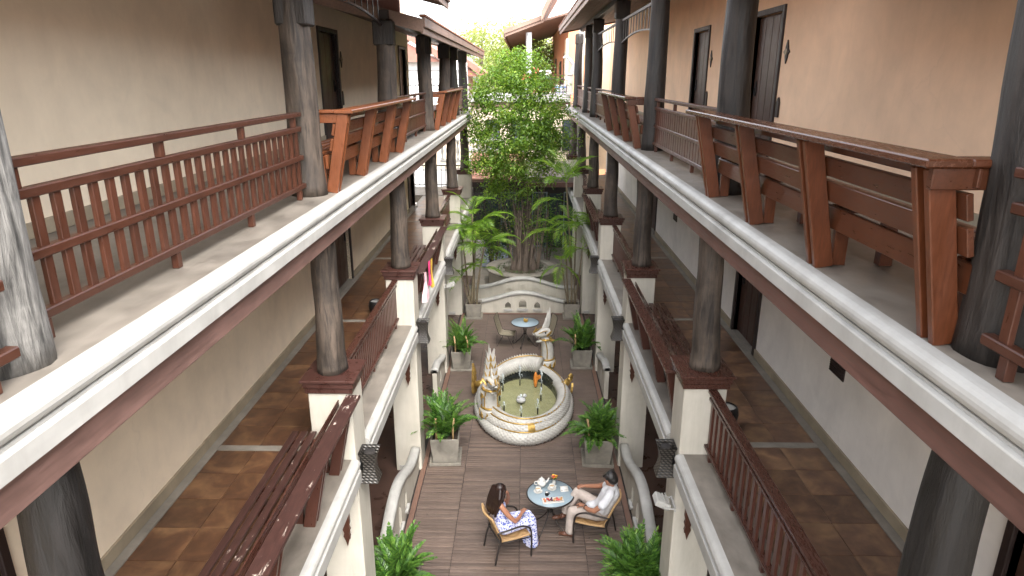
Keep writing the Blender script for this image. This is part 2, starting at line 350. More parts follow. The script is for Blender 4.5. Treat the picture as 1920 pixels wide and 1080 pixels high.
M['dress'] = dress_mat('blue_floral_cotton')
def plain(name, col, rough=.5, metal=0.0, **k):
    m, nt, bs = newmat(name); bs.inputs['Base Color'].default_value = (*col, 1); bs.inputs['Roughness'].default_value = rough; bs.inputs['Metallic'].default_value = metal
    for a, b in k.items(): bs.inputs[a.replace('_', ' ')].default_value = b
    return m
def glass_mat(name, col, rough, alpha_mix, spec_rough=.05):
    m, nt, bs = newmat(name); bs.inputs['Base Color'].default_value = (*col, 1); bs.inputs['Roughness'].default_value = rough
    tr = nt.nodes.new('ShaderNodeBsdfTransparent'); tr.inputs[0].default_value = (.9,.95,.95,1)
    mx = nt.nodes.new('ShaderNodeMixShader'); mx.inputs[0].default_value = alpha_mix
    out = [x for x in nt.nodes if x.type == 'OUTPUT_MATERIAL'][0]
    nt.links.new(tr.outputs[0], mx.inputs[1]); nt.links.new(bs.outputs[0], mx.inputs[2]); nt.links.new(mx.outputs[0], out.inputs[0]); return m
M['table_glass'] = glass_mat('frosted_table_glass', (.30,.38,.43), .12, .9)  # pale blue base colour stands in for the reflected sky
M['water_jet'] = glass_mat('falling_water', (.85,.9,.92), .2, .45)
M['water'] = glass_mat('pool_water', (.33,.31,.16), .04, .25)
M['pane'] = plain('window_glass', (.06,.075,.085), .08)
M['pool_floor'] = stdmat('pool_mosaic_floor', (.38,.345,.17), .5, .18, 26, stain=.25, stain_scale=5, bmp=.2, alt=(.48,.45,.31))

M['bluegrey'] = stdmat('blue_grey_paint', (.24,.27,.33), .6, .15, 8, bmp=.1)
M['pale_blue'] = stdmat('pale_blue_cotton', (.22,.34,.62), .85, .1, 20, bmp=.2)
M['red'] = stdmat('red_paint', (.30,.02,.02), .5, .2, 10, bmp=.1)
M['red_wood'] = stdmat('red_brown_wood', (.32,.09,.04), .5, .3, 9, bmp=.1)
M['roof_pink'] = stdmat('faded_terracotta', (.42,.21,.145), .75, .2, 6, stain=.3, bmp=.15)
M['eave_red'] = stdmat('red_brown_board', (.26,.11,.08), .6, .2, 6, bmp=.1)
M['white_far'] = stdmat('bright_white_wall', (.80,.80,.80), .8, .03, 4, stain=.06, bmp=.03)
M['navy'] = plain('navy_canvas', (.03,.035,.08), .7)
# ================================================================== THE SETTING
ZC = 7.7; Z1 = 3.15; Z2 = 6.43
def XX(s, u): return -.05+s*u
g = MB(); g.box(-400, 400, -200, 600, -1.2, -.2); tag(g.build('ground', M['concrete_grey']), kind='structure')
# courtyard deck: planks across, four panels wide
deck = empty('courtyard_deck'); tag(deck, kind='structure')
b = MB(); b.box(-2.16, 2.06, -4, 21.28, -.2, -.012); b.build('deck_joists', M['void'], deck)
joints = [-1.98, -1.185, -.05, 1.085, 1.88]
pitch = .0756; me_cache = {}
stuff = MB(); cnt = 0
rows = int((21.1-7.7)/pitch)
for r in range(rows):
    y = 7.74+r*pitch
    for k in range(4):
        x0, x1 = joints[k]+.004, joints[k+1]-.004
        if cnt < 300 and y > 8.5:
            if k not in me_cache:
                q = MB(); q.box(-(x1-x0)/2, (x1-x0)/2, -pitch/2+.006, pitch/2-.006, -.024, 0, .004); me_cache[k] = q.mesh('plank', M['plank'])
            o = obj('plank', me_cache[k], deck, ((x0+x1)/2, y, rnd(-.0015, .0015))); cnt += 1
        else: stuff.box(x0, x1, y-pitch/2+.006, y+pitch/2-.006, -.024, rnd(-.0015, .0015), .003)
tag(stuff.build('decking', M['plank'], deck), kind='stuff')
for s in (-1, 1):
    e = MB(); xa = -1.99 if s < 0 else 1.89; e.box(xa, xa+s*.10, 7.7, 21.2, -.03, .004, .004); e.build('border_board', M['plank_red'], deck)
e = MB(); e.box(-1.98, 1.88, 21.14, 21.26, -.03, .004, .004); e.build('border_board', M['plank_red'], deck)
b = MB(); b.box(-6, 6, -4, 7.66, -.21, -.02); tag(b.build('courtyard_paving', M['concrete_grey']), kind='structure')

COLY = {-1: [2.75, 7.4, 12.05, 16.7, 20.8, 23.2, 26.9], 1: [2.95, 7.6, 12.25, 17.0, 22.4, 25.2, 30.0]}
PIERY = {-1: [2.75, 7.4, 12.05, 16.7, 21.35, 26.0], 1: [2.95, 7.6, 12.25, 16.9, 21.55, 26.2, 30.85]}
YEND = {-1: 26.4, 1: 32.4}
def wall_open(mb, s, u0, u1, ya, yb, z0, z1, ops):
    y = ya
    for (a, b_, t) in sorted(ops):
        mb.box(XX(s,u0), XX(s,u1), y, a, z0, z1); mb.box(XX(s,u0), XX(s,u1), a, b_, z0+t, z1); y = b_
    mb.box(XX(s,u0), XX(s,u1), y, yb, z0, z1)
def log_mesh(mb, x, y, z0, z1, r0, r1, seed, n=20, rings=22, lean=.02, tx=0.0):
    rg = random.Random(seed); ph = [rg.uniform(0, 6.28) for _ in range(6)]; vs = []
    lx, ly = rg.uniform(-lean, lean), rg.uniform(-lean, lean)
    for i in range(rings+1):
        t = i/rings; z = z0+(z1-z0)*t; r = r0+(r1-r0)*t + .018*max(0, 1-t*7)
        cx = x+tx*t+lx*math.sin(t*2.6+ph[0])+.008*math.sin(t*9+ph[1]); cy = y+ly*math.sin(t*2.2+ph[2])+.008*math.sin(t*8+ph[3])
        for k in range(n):
            A = 2*math.pi*k/n
            q = r*(1+.03*math.sin(3*A+ph[4]+t*1.5)+.022*math.sin(5*A+ph[5]-t*3)+.05*mnoise.noise(Vector((math.cos(A)*1.6+seed, math.sin(A)*1.6, z*2.2))))
            vs.append((cx+q*math.cos(A), cy+q*math.sin(A), z))
    fs = [(i*n+k, i*n+(k+1)%n, (i+1)*n+(k+1)%n, (i+1)*n+k) for i in range(rings) for k in range(n)]
    fs += [tuple(range(n))[::-1], tuple(range(rings*n, (rings+1)*n))]
    mb.add(vs, fs, True)
def mould_profile(zf, low):
    p = [(2.075, zf), (2.03, zf)]
    for i in range(1, 10): A = math.pi/2+math.pi*i/9; p.append((2.03+.062*math.cos(A), zf-.062+.062*math.sin(A)))
    return p+[(1.998, zf-.126), (1.998, zf-.142), (1.972, zf-.147), (1.967, zf-.155), (1.967, zf-low), (2.075, zf-low)]
def extr(mb, s, poly, y0, y1): mb.prism(poly, lambda u, z: (XX(s,u), y0, z), lambda u, z: (XX(s,u), y1, z))
def door(root, s, u, y0, y1, z0, top, hinge=1, plaque=True):
    f = MB(); w = .09
    f.box(XX(s,u-.035), XX(s,u+.12), y0-w, y0, z0, z0+top+w, .006); f.box(XX(s,u-.035), XX(s,u+.12), y1, y1+w, z0, z0+top+w, .006)
    f.box(XX(s,u-.035), XX(s,u+.12), y0+.001, y1-.001, z0+top, z0+top+w-.002, .006)
    fo = f.build('door_frame', M['frame'], root)
    d = MB(); d.box(XX(s,u+.08), XX(s,u+.12), y0+.002, y1-.002, z0+.01, z0+top-.004, .003)
    n = 4; W = (y1-y0)/n
    for i in range(n): d.box(XX(s,u+.066), XX(s,u+.0795), y0+i*W+.012, y0+(i+1)*W-.004, z0+.03, z0+top-.03, .004)
    do = d.build('door', M['door'], root)
    yh = y1-.14 if hinge > 0 else y0+.14
    h = MB(); X0 = XX(s,u+.05)
    h.tube([(X0, yh+.045*math.cos(a), z0+1.02+.07*math.sin(a)) for a in [2*math.pi*i/14 for i in range(14)]], .011, 6, closed=True)
    h.box(XX(s,u+.045), XX(s,u+.066), yh-.02, yh+.02, z0+1.07, z0+1.19, .004)
    h.build('handle', M['black'], do)
    if plaque:
        yp = y0-.32 if s > 0 else y1+.30
        p = MB(); pts = [(-.11,0),(-.05,.045),(-.045,.075),(0,.17),(.045,.075),(.05,.045),(.11,0),(.05,-.045),(.045,-.075),(0,-.17),(-.045,-.075),(-.05,-.045)]
        p.prism(pts, lambda a, c: (XX(s,u-.001), yp+a, z0+1.62+c), lambda a, c: (XX(s,u-.022), yp+a, z0+1.62+c))
        po = p.build('number_plaque', M['frame'], root)
        q = MB(); q.prism([(.045*math.cos(a), .045*math.sin(a)) for a in [i*math.pi/8 for i in range(16)]], lambda a, c: (XX(s,u-.022), yp+a, z0+1.62+c), lambda a, c: (XX(s,u-.034), yp+a, z0+1.62+c))
        q.build('number_disc', M['skirt'], po)
        q = MB(); q.prism([(-.05,0),(.05,0),(.05,.22),(.03,.27),(0,.30),(-.03,.27),(-.05,.22)], lambda a, c: (XX(s,u-.001), yp-.02*s+a+.12*s, z0+.66+c), lambda a, c: (XX(s,u-.03), yp-.02*s+a+.12*s, z0+.66+c))
        q.build('door_tag_holder', M['frame'], root)
roof_tile_cache = {}
def roof(root, s, y0, y1, ue, ze, uw, zw, bh=.2, tiles=True):
    sl = (zw-ze)/(uw-ue)
    r = MB(); extr(r, s, [(ue+.02, ze+.03), (uw, zw+.03), (uw, zw+.11), (ue+.02, ze+.11)], y0, y1)
    # boards of the underside
    ro = r.build('roof_deck', M['soffit'], root)
    q = MB(); nb = int((uw-ue)/.17)
    for i in range(nb):
        a = ue+.05+i*.17; c = a+.158
        extr(q, s, [(a, ze+sl*(a-ue)+.012), (c, ze+sl*(c-ue)+.012), (c, ze+sl*(c-ue)+.029), (a, ze+sl*(a-ue)+.029)], y0+.02, y1-.02)
    q.build('soffit_boards', M['soffit'], ro)
    f = MB(); f.box(XX(s,ue), XX(s,ue-.035), y0-.03, y1+.06, ze-.07, ze+bh*.45, .006); f.build('eave_board', M['eave'], ro)
    f = MB(); f.box(XX(s,ue-.036), XX(s,ue-.08), y0-.03, y1+.08, ze+bh*.2, ze+bh, .008); f.build('eave_board', M['eave'], ro)
    f = MB(); f.box(XX(s,ue-.10), XX(s,ue+.02), y0-.03, y1+.09, ze+bh+.001, ze+bh+.045, .008); f.build('tile_edge', M['roof'], ro)
    for y, d in ((y1, 1), (y0, -1)):
        v = MB(); extr(v, s, [(ue-.05, ze-.05), (uw, zw-.05), (uw, zw+.17), (ue-.05, ze+.17)], y+d*.001, y+d*.04); v.build('verge_board', M['eave'], ro)
    if tiles:
        t = MB(); n = int((y1-y0)/.16); rows = int((uw-ue)/.3)
        for j in range(rows):
            a = ue-.06+j*.3; c = a+.33
            for i in range(n):
                yy = y0+i*.16
                za, zc = ze+sl*(a-ue)+.135, ze+sl*(c-ue)+.115
                P = lambda u, y, z: (XX(s,u), y, z)
                t.add([P(a,yy+.004,za), P(c,yy+.004,zc), P(c,yy+.156,zc), P(a,yy+.156,za), P(a,yy+.004,za-.03), P(a,yy+.156,za-.03)], [(0,1,2,3), (4,0,3,5)])
        tag(t.build('roof_tiles', M['roof'], ro), kind='stuff')
def lattice(root, s, u, y0, y1, zt, zb, arch):
    f = MB(); n = 16
    top = [(y0+(y1-y0)*i/n) for i in range(n+1)]
    zf = lambda y: zb+arch*(1-((y-(y0+y1)/2)/((y1-y0)/2))**2)
    for i in range(n):
        f.bar((XX(s,u), top[i], zf(top[i])), (XX(s,u), top[i+1]+.003, zf(top[i+1])), .035, .03, ch=0)
    f.box(XX(s,u-.025), XX(s,u+.025), y0, y1, zt-.05, zt)
    fo = f.build('valance_frame', M['frame'], root)
    m = int((y1-y0)/.36); w = MB(); w.box(-.006, .006, -.024, .024, 0, 1)
    me = w.mesh('valance_slat', M['frame'])
    for i in range(m):
        y = y0+(i+.5)*(y1-y0)/m; o = obj('valance_slat', me, fo, (XX(s,u), y, zf(y))); o.scale = (1,1,max(.02, zt-.05-zf(y)))
PAR = {-1: dict(log='log_grey', wall='plaster', beam='beam_l', tile='tile'), 1: dict(log='log_dark', wall='plaster_r', beam='beam', tile='tile_r')}
def wing(s, label):
    P = PAR[s]; ye = YEND[s]; yw = 24.2 if s < 0 else ye; y0 = -1.3
    root = thing('building_wing', label, 'building', (0,0,0))
    # upper floor
    ysg = [y0]+[y-.9 for y in COLY[s] if y-.9 < ye-1]+[ye]
    for a, b_ in zip(ysg[:-1], ysg[1:]): m = MB(); extr(m, s, mould_profile(Z2, .25), a+.0015, b_-.0015); m.build('edge_moulding', M['white'], root)
    for a, b_ in zip(ysg[:-1], ysg[1:]):
        pass
    f = MB(); f.box(XX(s,2.0745), XX(s,4.02), y0, ye, Z2-.2495, Z2-.002); f.build('upper_floor_slab', M['concrete'], root)
    k = MB(); k.box(XX(s,2.045), XX(s,2.48), y0, ye, Z2-.47, Z2-.2515, .008); k.build('timber_beam', M[P['beam']], root)
    k = MB(); k.box(XX(s,2.48), XX(s,4.0), y0, ye, Z2-.33, Z2-.253); k.build('ceiling', M['ceiling'], root)
    ups = [(13.75, 15.0, 2.12), (22.4, 23.5, 2.12)] if s < 0 else [(10.95, 12.2, 2.22), (15.2, 16.4, 2.22), (20.3, 21.4, 2.22)]
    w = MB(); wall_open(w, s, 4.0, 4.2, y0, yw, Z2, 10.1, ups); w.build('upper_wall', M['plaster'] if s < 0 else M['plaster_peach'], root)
    ys = y0
    for a, b_, t in sorted(ups)+[(yw, yw, 0)]:
        kk = MB(); kk.box(XX(s,3.975), XX(s,4.001), ys, a-.09, Z2-.001, Z2+.13, .004); kk.build('skirting', M['skirt'], root); ys = b_+.09
    for a, b_, t in ups: door(root, s, 4.0, a, b_, Z2, t, plaque=True)
    zt = 8.62 if s < 0 else 9.42
    for i, y in enumerate(COLY[s]):
        c = MB(); log_mesh(c, XX(s,2.36), y, Z2-.001, zt+(.25 if s < 0 and i < 2 else 0), .19 if i == 0 else .185, .175 if i == 0 else .15, 11*i+50*s+200, tx=(0 if i else (.10 if s < 0 else -.17)))
        big = (('log_grey' if i < 1 else 'log_mid') if s < 0 else 'log_dark') if i < 5 else 'log_dark'
        co = c.build('column', M[big], root)
        if i > 0:
            sh = MB(); sh.box(XX(s,2.36)-.17, XX(s,2.36)+.17, y-.15, y+.15, zt-.42, zt-.02, .02); sh.build('column_head', M['log_dark'], co)
    pb = MB(); pb.box(XX(s,2.28), XX(s,2.44), 12.1 if s < 0 else y0, ye+1.5 if s < 0 else 28.7, zt-.01, zt+.16, .01); pb.build('purlin', M['frame'], root)
    if s < 0:
        lattice(root, s, 2.36, 7.6, 11.85, 9.0, 8.52, .14)
        roof(root, s, 7.9, 12.9, 1.38, 8.93, 4.6, 9.75); roof(root, s, -4.0, 7.85, 1.8, 8.85, 4.6, 9.4, tiles=False)  # second roof is out of view, its eave shaped for light on the walls
        roof(root, s, 12.2, 29.6, 1.75, 8.47, 4.3, 9.12)
        q = MB(); extr(q, s, [(2.2, 8.72), (4.25, 9.25), (4.25, 9.64), (2.2, 9.12)], 12.75, 12.84); q.build('gable_infill', M['eave_red'], root)
    else:
        lattice(root, s, 2.36, 12.45, 16.8, 8.98, 8.46, .12); lattice(root, s, 2.36, 17.2, 22.2, 8.98, 8.46, .12)
        roof(root, s, 15.2, 28.7, 1.5, 9.38, 4.5, 9.95); roof(root, s, 7.7, 15.15, 1.6, 9.48, 4.5, 9.95, tiles=False); roof(root, s, -4.0, 7.65, 1.8, 8.75, 4.5, 9.4, tiles=False)  # last two roofs are unseen, eaves shaped to set the light on the walls
    q = MB(); extr(q, s, [(4.3, 9.95), (7.6, 11.2), (7.6, 11.4), (4.3, 10.15)], -4.0, 12.9 if s < 0 else 28.7); q.build('added_upper_roof', M['roof'], root)  # unseen upper slope, added to limit sky light reaching the walls
    # middle floor
    f = MB(); f.box(XX(s,2.56), XX(s,4.02), y0, ye, Z1-.30, Z1-.02); f.build('middle_floor_slab', M['concrete_grey'], root)
    l1 = [(13.6, 14.85, 2.05), (23.0, 24.1, 2.05), (2.9, 4.15, 2.05)] if s < 0 else [(10.55, 11.7, 2.05), (19.6, 20.8, 2.05), (3.2, 4.5, 2.05)]
    w = MB(); wall_open(w, s, 4.0, 4.2, y0, yw, Z1-.02, Z2-.26, l1); w.build('middle_wall', M[P['wall']], root)
    for a, b_, t in l1: door(root, s, 4.0, a, b_, Z1, t, plaque=False)
    ys = y0
    for a, b_, t in sorted(l1)+[(yw, yw, 0)]:
        kk = MB(); kk.box(XX(s,3.97), XX(s,4.001), ys, a-.09, Z1-.01, Z1+.14, .004); kk.build('skirting', M['skirt'], root)
        kk = MB(); kk.box(XX(s,3.86), XX(s,3.9695), ys, b_+.09 if b_ < yw else yw, Z1-.015, Z1+.006, .004); kk.build('floor_border', M['concrete_grey'], root); ys = b_+.09
    py = PIERY[s]
    q = MB(); q.box(XX(s,2.03), XX(s,3.86), y0, py[0]-.262, Z1-.30, Z1+.003); q.build('near_floor', M[P['tile']], root)
    tm = {}
    for i in range(len(py)-1):
        a, c = py[i]+.26, py[i+1]-.26
        c = min(c, ye)
        m = MB(); extr(m, s, mould_profile(Z1+.012, .31), a, c); m.build('ledge_moulding', M['white'], root)
        q = MB(); q.box(XX(s,2.0745), XX(s,2.56), a, c, Z1-.2985, Z1+.011); q.build('ledge', M['concrete'], root)
        q = MB(); q.box(XX(s,2.0), XX(s,3.9), a, c, Z1-.33, Z1-.302); q.build('ceiling', M['ceiling'], root)
        q = MB(); q.box(XX(s,2.562), XX(s,3.858), py[i]-.06, py[i]+.06, Z1-.019, Z1+.004); q.build('threshold_strip', M['concrete_grey'], root)
        ya, yb = py[i]+.062, py[i+1]-.062
        nr = 9; tl = (yb-ya)/nr; cols_ = [(2.564, 2.856), (2.856, 3.356), (3.356, 3.856)]
        for r in range(nr):
            for j, (ua, ub) in enumerate(cols_):
                key = (j, round(tl, 4))
                if key not in tm:
                    t = MB(); t.box(-(ub-ua)/2+.0025, (ub-ua)/2-.0025, -tl/2+.0025, tl/2-.0025, -.02, 0, .003); tm[key] = t.mesh('floor_tile', M[P['tile']])
                obj('floor_tile', tm[key], root, (XX(s,(ua+ub)/2), ya+(r+.5)*tl, Z1+rnd(-.0008, .0008)))
    for i, y in enumerate(py):
        p = MB(); p.box(XX(s,2.02), XX(s,2.54), y-.26, y+.26, -.1, 4.085, .012); po = p.build('pier', M['pier'], root)
        cp = MB(); X = XX(s,2.28)
        cp.box(X-.285, X+.285, y-.285, y+.285, 4.075, 4.15, .006); cp.box(X-.305, X+.305, y-.305, y+.305, 4.1505, 4.225, .008); cp.box(X-.33, X+.33, y-.33, y+.33, 4.2255, 4.262, .01)
        cp.build('pier_cap', M['peel_cap'] if s < 0 else M['dark'], po)
        c = MB(); log_mesh(c, X, y, 4.26, Z2-.468, .172, .142, 17*i+31*s+400); c.build('column', M['log_mid'] if i > 0 else M['log_shaded'], root)
        # skirting block at the foot
        q = MB(); q.box(XX(s,2.28)-.19, XX(s,2.28)+.02, y-.30, y-.262, 0.0, .10, .008); q.build('cable_box', M['white'], po)
        # hanging carved bracket on the near face, under the ledge
        br = MB(); prof = [(-.045,0),(.045,0),(.05,-.14),(.035,-.2),(.05,-.25),(.03,-.3),(.045,-.35),(.02,-.42),(0,-.50),(-.02,-.42),(-.045,-.35),(-.03,-.3),(-.05,-.25),(-.035,-.2),(-.05,-.14)]
        br.prism(prof, lambda a, z: (XX(s,2.20)+a, y-.285, 2.42+z), lambda a, z: (XX(s,2.20)+a, y-.325, 2.42+z))
        br.bar((XX(s,2.20), y-.29, 2.36), (XX(s,2.20), y-.62, 2.74), .05, .05)
        br.box(XX(s,2.20)-.03, XX(s,2.20)+.03, y-.285, y-.262, 2.0, 2.40)
        br.build('carved_bracket', M['rail_v'], root)
    # ground floor
    q = MB(); q.box(XX(s,2.03), XX(s,4.4), y0, ye, -.2, -.03); q.build('ground_floor', M['tile_dark'], root)
    w = MB(); wall_open(w, s, 4.2, 4.4, y0, yw, -.03, 2.85, [(9.0, 10.6, 2.2), (13.5, 15.1, 2.2), (18, 19.6, 2.2), (5, 6.4, 2.2)]); w.build('ground_wall', M[P['wall']], root)
    q = MB(); q.box(XX(s,4.42), XX(s,4.5), y0, ye, -.1, 2.85); q.build('dark_room', M['void'], root)
    q = MB(); q.box(XX(s,4.21), XX(s,7.5), y0, yw-.3, 2.9, 9.3); q.build('light_leak_block', M['plaster'], root)  # solid box added behind the walls to stop light leaking at the doors
    for a, b_, t in l1: q = MB(); q.box(XX(s,3.9705), XX(s,4.2), a+.001, b_-.001, Z1-.018, Z1+.008); q.build('door_sill', M['concrete_grey'], root)
    # air vents in the wall under the beam
    if s > 0:
        for y in (7.62, 17.0):
            v = MB(); v.box(XX(s,3.985), XX(s,4.001), y-.14, y+.24, Z1+.96, Z1+1.13)
            vo = v.build('wall_vent', M['frame'], root)
            for j in range(5): t = MB(); t.box(XX(s,3.975), XX(s,3.9845), y-.13, y+.23, Z1+.97+j*.031, Z1+.987+j*.031); t.build('vent_slat', M['frame'], vo)
    return root
M['peel_cap'] = stdmat('brown_paint_worn', (.055,.022,.017), .34, .2, 9, stain=.2, stain_scale=3, bmp=.1)
M['tile_dark'] = stdmat('dark_ground_tile', (.075,.042,.032), .35, .4, 3, stain=.4, bmp=.05)
WL = wing(-1, 'long three storey guest wing on the left with log columns and cream walls')
WR = wing(1, 'long three storey guest wing on the right with dark log columns and brown doors')
# end wall of the right upper walkway with picture
q = MB(); q.box(XX(1,2.55), XX(1,4.0), 32.3, 32.5, Z2, 9.9); q.build('end_wall', M['plaster'], WR)
q = MB(); q.box(XX(1,2.75), XX(1,3.25), 32.25, 32.299, Z2+1.0, Z2+2.2, .01); po = q.build('wall_picture', M['plaster_orange'], WR)
q = MB(); q.box(XX(1,2.5), XX(1,2.75), 32.1, 32.4, -.1, 10.0, .01); q.build('end_pillar', M['white'], WR)
# ---------------------------------------------------------------- railings
def railing_upper(L, bw=.03):
    """railing along +Y from y=0, centre line x=0, floor z=0"""
    root = empty('railing')
    def rail(z, w, t, name, ext=0.0):
        m = MB(); m.box(-w/2, w/2, -ext, L+ext, z-t/2, z+t/2, .006); return m.build(name, M['rail'], root)
    rail(.885, .085, .045, 'top_rail', .05); rail(.735, .062, .05, 'rail', .04); rail(.435, .062, .05, 'rail', .04); rail(.135, .062, .05, 'rail', .04)
    n = max(2, round(L/1.0)); pm = MB(); pm.box(-.024, .024, -.028, .028, .7605, .8622, .003); pme = pm.mesh('short_post', M['rail_v'])
    fm = MB(); fm.box(-.024, .024, -.028, .028, 0.001, .1095, .003); fme = fm.mesh('foot', M['rail_v'])
    for i in range(n):
        y = .12+(L-.24)*i/(n-1) if n > 1 else L/2
        obj('short_post', pme, root, (0, y, 0)); obj('foot', fme, root, (0, y, 0))
    nb = int(L/.155); bm = MB(); bm.box(-.0145, .0145, -bw, bw, .125, .745, .003); bme = bm.mesh('baluster', M['rail_v'])
    for i in range(nb): obj('baluster', bme, root, (rnd(-.001,.001), (i+.5)*L/nb, 0))
    return root
def railing_mid(L, gap):
    root = empty('railing')
    def rail(z, w, t, name, x=0.0):
        m = MB(); m.box(x-w/2, x+w/2, 0, L, z-t/2, z+t/2, .006); return m.build(name, M['dark'], root)
    rail(.90, .11, .045, 'top_rail'); rail(.80, .07, .04, 'rail'); rail(.15, .09, .045, 'rail')
    n = 5; pm = MB(); pm.box(-.024, .024, -.028, .028, .8205, .8772, .003); pme = pm.mesh('short_post', M['dark_v'])
    fm = MB(); fm.box(-.024, .024, -.028, .028, 0.001, .127, .003); fme = fm.mesh('foot', M['dark_v'])
    for i in range(n):
        y = .15+(L-.3)*i/(n-1); obj('short_post', pme, root, (0, y, 0)); obj('foot', fme, root, (0, y, 0))
    nb = int(L/gap); bm = MB(); bm.box(-.016, .016, -.034, .034, .165, .79, .003); bme = bm.mesh('baluster', M['dark_v'])
    for i in range(nb): obj('baluster', bme, root, (0, (i+.5)*L/nb, 0))
    return root
def bench(L, e, posts, wmat, vmat, capmat, seatmat, arm=True, ycap=(0.03, None), so=0.0, cw=(.245,.455)):
    """built-in bench with outward leaning back. x = e*d, d outward"""
    root = empty('bench')
    tilt = Vector((e*.19, 0, .88)).normalized()
    ld = lambda z: .155+.19*z/.88
    for y in posts:
        for k in (-.052, .052):
            m = MB(); a = Vector((e*ld(0), y+k, 0.001)); c = Vector((e*ld(.875), y+k, .875))
            m.obox((a+c)/2, (tilt, (0,1,0), tilt.cross(Vector((0,1,0)))), ((c-a).length/2, .024, .062), .005); m.build('post', M[vmat], root)
        m = MB(); m.box(e*.085, e*-.01, y-.024, y+.024, .001, .405, .004); m.build('leg', M[vmat], root)
        m = MB(); m.box(e*(so-.24), e*(so-.33), y-.04, y+.04, .001, .36, .004); m.build('leg', M[vmat], root)
        m = MB(); m.box(e*.10, e*(so-.34), y+.026, y+.066, .362, .424, .004); m.build('seat_bearer', M[vmat], root)
        m = MB()
    for z, h in ((.70, .064), (.535, .070)):
        m = MB(); m.obox((e*(ld(z)-.085), L/2, z), (tilt, (0,1,0), tilt.cross(Vector((0,1,0)))), (h, L/2-.06, .016), .004); m.build('back_slat', M[wmat], root)
    m = MB(); m.obox((e*.118, L/2, .345), ((1,0,0), (0,1,0), (0,0,1)), (.016, L/2-.06, .075), .004); m.build('apron', M[wmat], root)
    for d in (.045, -.065, -.175, -.285):
        m = MB(); m.box(e*(d+so+.040), e*(d+so-.040), .06, L-.06, .426, .456, .006); m.build('seat_slat', M[seatmat], root)
    m = MB(); m.box(e*cw[0], e*cw[1], ycap[0], ycap[1] or L+.1, .877, .918, .008); m.build('cap_rail', M[capmat], root)
    m = MB(); m.box(e*.20, e*.215, .06, L-.06, .79, .875, .003); m.build('top_board', M[wmat], root)
    if arm:
        m = MB(); m.box(e*.2445, e*-.02, ycap[0]+.005, ycap[0]+.15, .879, .916, .008); m.build('arm_rest', M[wmat], root)
        m = MB(); m.box(e*.40, e*-.02, ycap[0]+.03, ycap[0]+.075, .775, .8765, .005); m.build('arm_board', M[wmat], root)
    return root
def place(o, s, u, y, z, label, cat, group=None):
    o.location = (XX(s,u), y, z); tag(o, label, cat, group); return o
UP = 'railings of the upper walkways'; MD = 'railings of the middle walkways'; BN = 'built in benches'
rL = railing_upper(4.2)
place(rL, -1, 2.36, 2.95, Z2, 'brown baluster railing nearest on the left upper walkway, beside the grey log', 'railing', UP)
rB = railing_upper(4.2, .066)
place(rB, -1, 2.36, 12.22, Z2, 'brown board railing between the two benches of the left upper walkway', 'railing', UP)
def rc(s, y, label, src=rB):
    o = copy_tree(src); return place(o, s, 2.36, y, Z2, label, 'railing', UP)
rc(1, 7.8, 'brown board railing between the two benches of the right upper walkway')
r2 = railing_upper(4.9, .066); place(r2, 1, 2.36, 17.2, Z2, 'brown board railing beyond the far bench of the right upper walkway', 'railing', UP)
r3 = railing_upper(2.4, .066); place(r3, 1, 2.36, 22.6, Z2, 'short brown railing between close log columns at far right upper walkway', 'railing', UP)
r4 = railing_upper(4.4, .066); place(r4, 1, 2.36, 25.4, Z2, 'last brown railing of the right upper walkway beside the white pillar', 'railing', UP)
r5 = railing_upper(5.0, .066); place(r5, -1, 2.36, 21.3, Z2, 'last brown railing of the left upper walkway beside the tree crown', 'railing', UP)
r6 = railing_upper(3.9); place(r6, 1, 2.16, -1.1, Z2, 'ends of brown rails at the right edge beside the big dark log', 'railing', UP)
o = rc(-1, -1.33, 'end of brown rail at the left edge before the big grey log', r6); o.location.x = XX(-1, 2.16)
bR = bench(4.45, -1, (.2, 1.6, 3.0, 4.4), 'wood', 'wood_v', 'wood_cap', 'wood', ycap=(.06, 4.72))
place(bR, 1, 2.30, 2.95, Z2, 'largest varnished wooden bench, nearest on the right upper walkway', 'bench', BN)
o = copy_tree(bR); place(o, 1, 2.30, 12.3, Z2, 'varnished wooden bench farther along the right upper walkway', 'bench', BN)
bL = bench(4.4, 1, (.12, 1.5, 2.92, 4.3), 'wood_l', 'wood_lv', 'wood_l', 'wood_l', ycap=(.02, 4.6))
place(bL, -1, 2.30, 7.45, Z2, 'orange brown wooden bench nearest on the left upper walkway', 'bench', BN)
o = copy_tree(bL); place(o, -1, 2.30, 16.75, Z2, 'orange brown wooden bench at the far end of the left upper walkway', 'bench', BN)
# middle floor
m1 = railing_mid(4.1, .165); place(m1, 1, 2.36, 3.23, Z1, 'dark brown railing nearest on the right middle walkway', 'railing', MD)
def mc(s, y, label): o = copy_tree(m1); return place(o, s, 2.36, y, Z1, label, 'railing', MD)
m2 = railing_mid(4.1, .12); place(m2, -1, 2.36, 7.68, Z1, 'red brown railing of the left middle walkway between the two nearer caps', 'railing', MD)
mc(1, 12.53, 'dark brown railing of the right middle walkway beyond the clean bench'); mc(-1, 16.98, 'brown railing of the left middle walkway beyond the bench with clothes')
mc(1, 21.83, 'farthest dark railing on the right middle walkway, behind the palm')
b1 = bench(4.1, 1, (.35, 1.6, 2.9, 3.85), 'dark', 'dark_v', 'peel', 'peel_seat', arm=False, ycap=(0, 4.1), so=-.06, cw=(.29,.465))
place(b1, -1, 2.36, 3.02, Z1, 'dark bench with peeling paint nearest on the left middle walkway', 'bench', BN)
o = copy_tree(b1); place(o, -1, 2.36, 12.32, Z1, 'weathered dark bench on the left middle walkway with clothes hung on it', 'bench', BN)
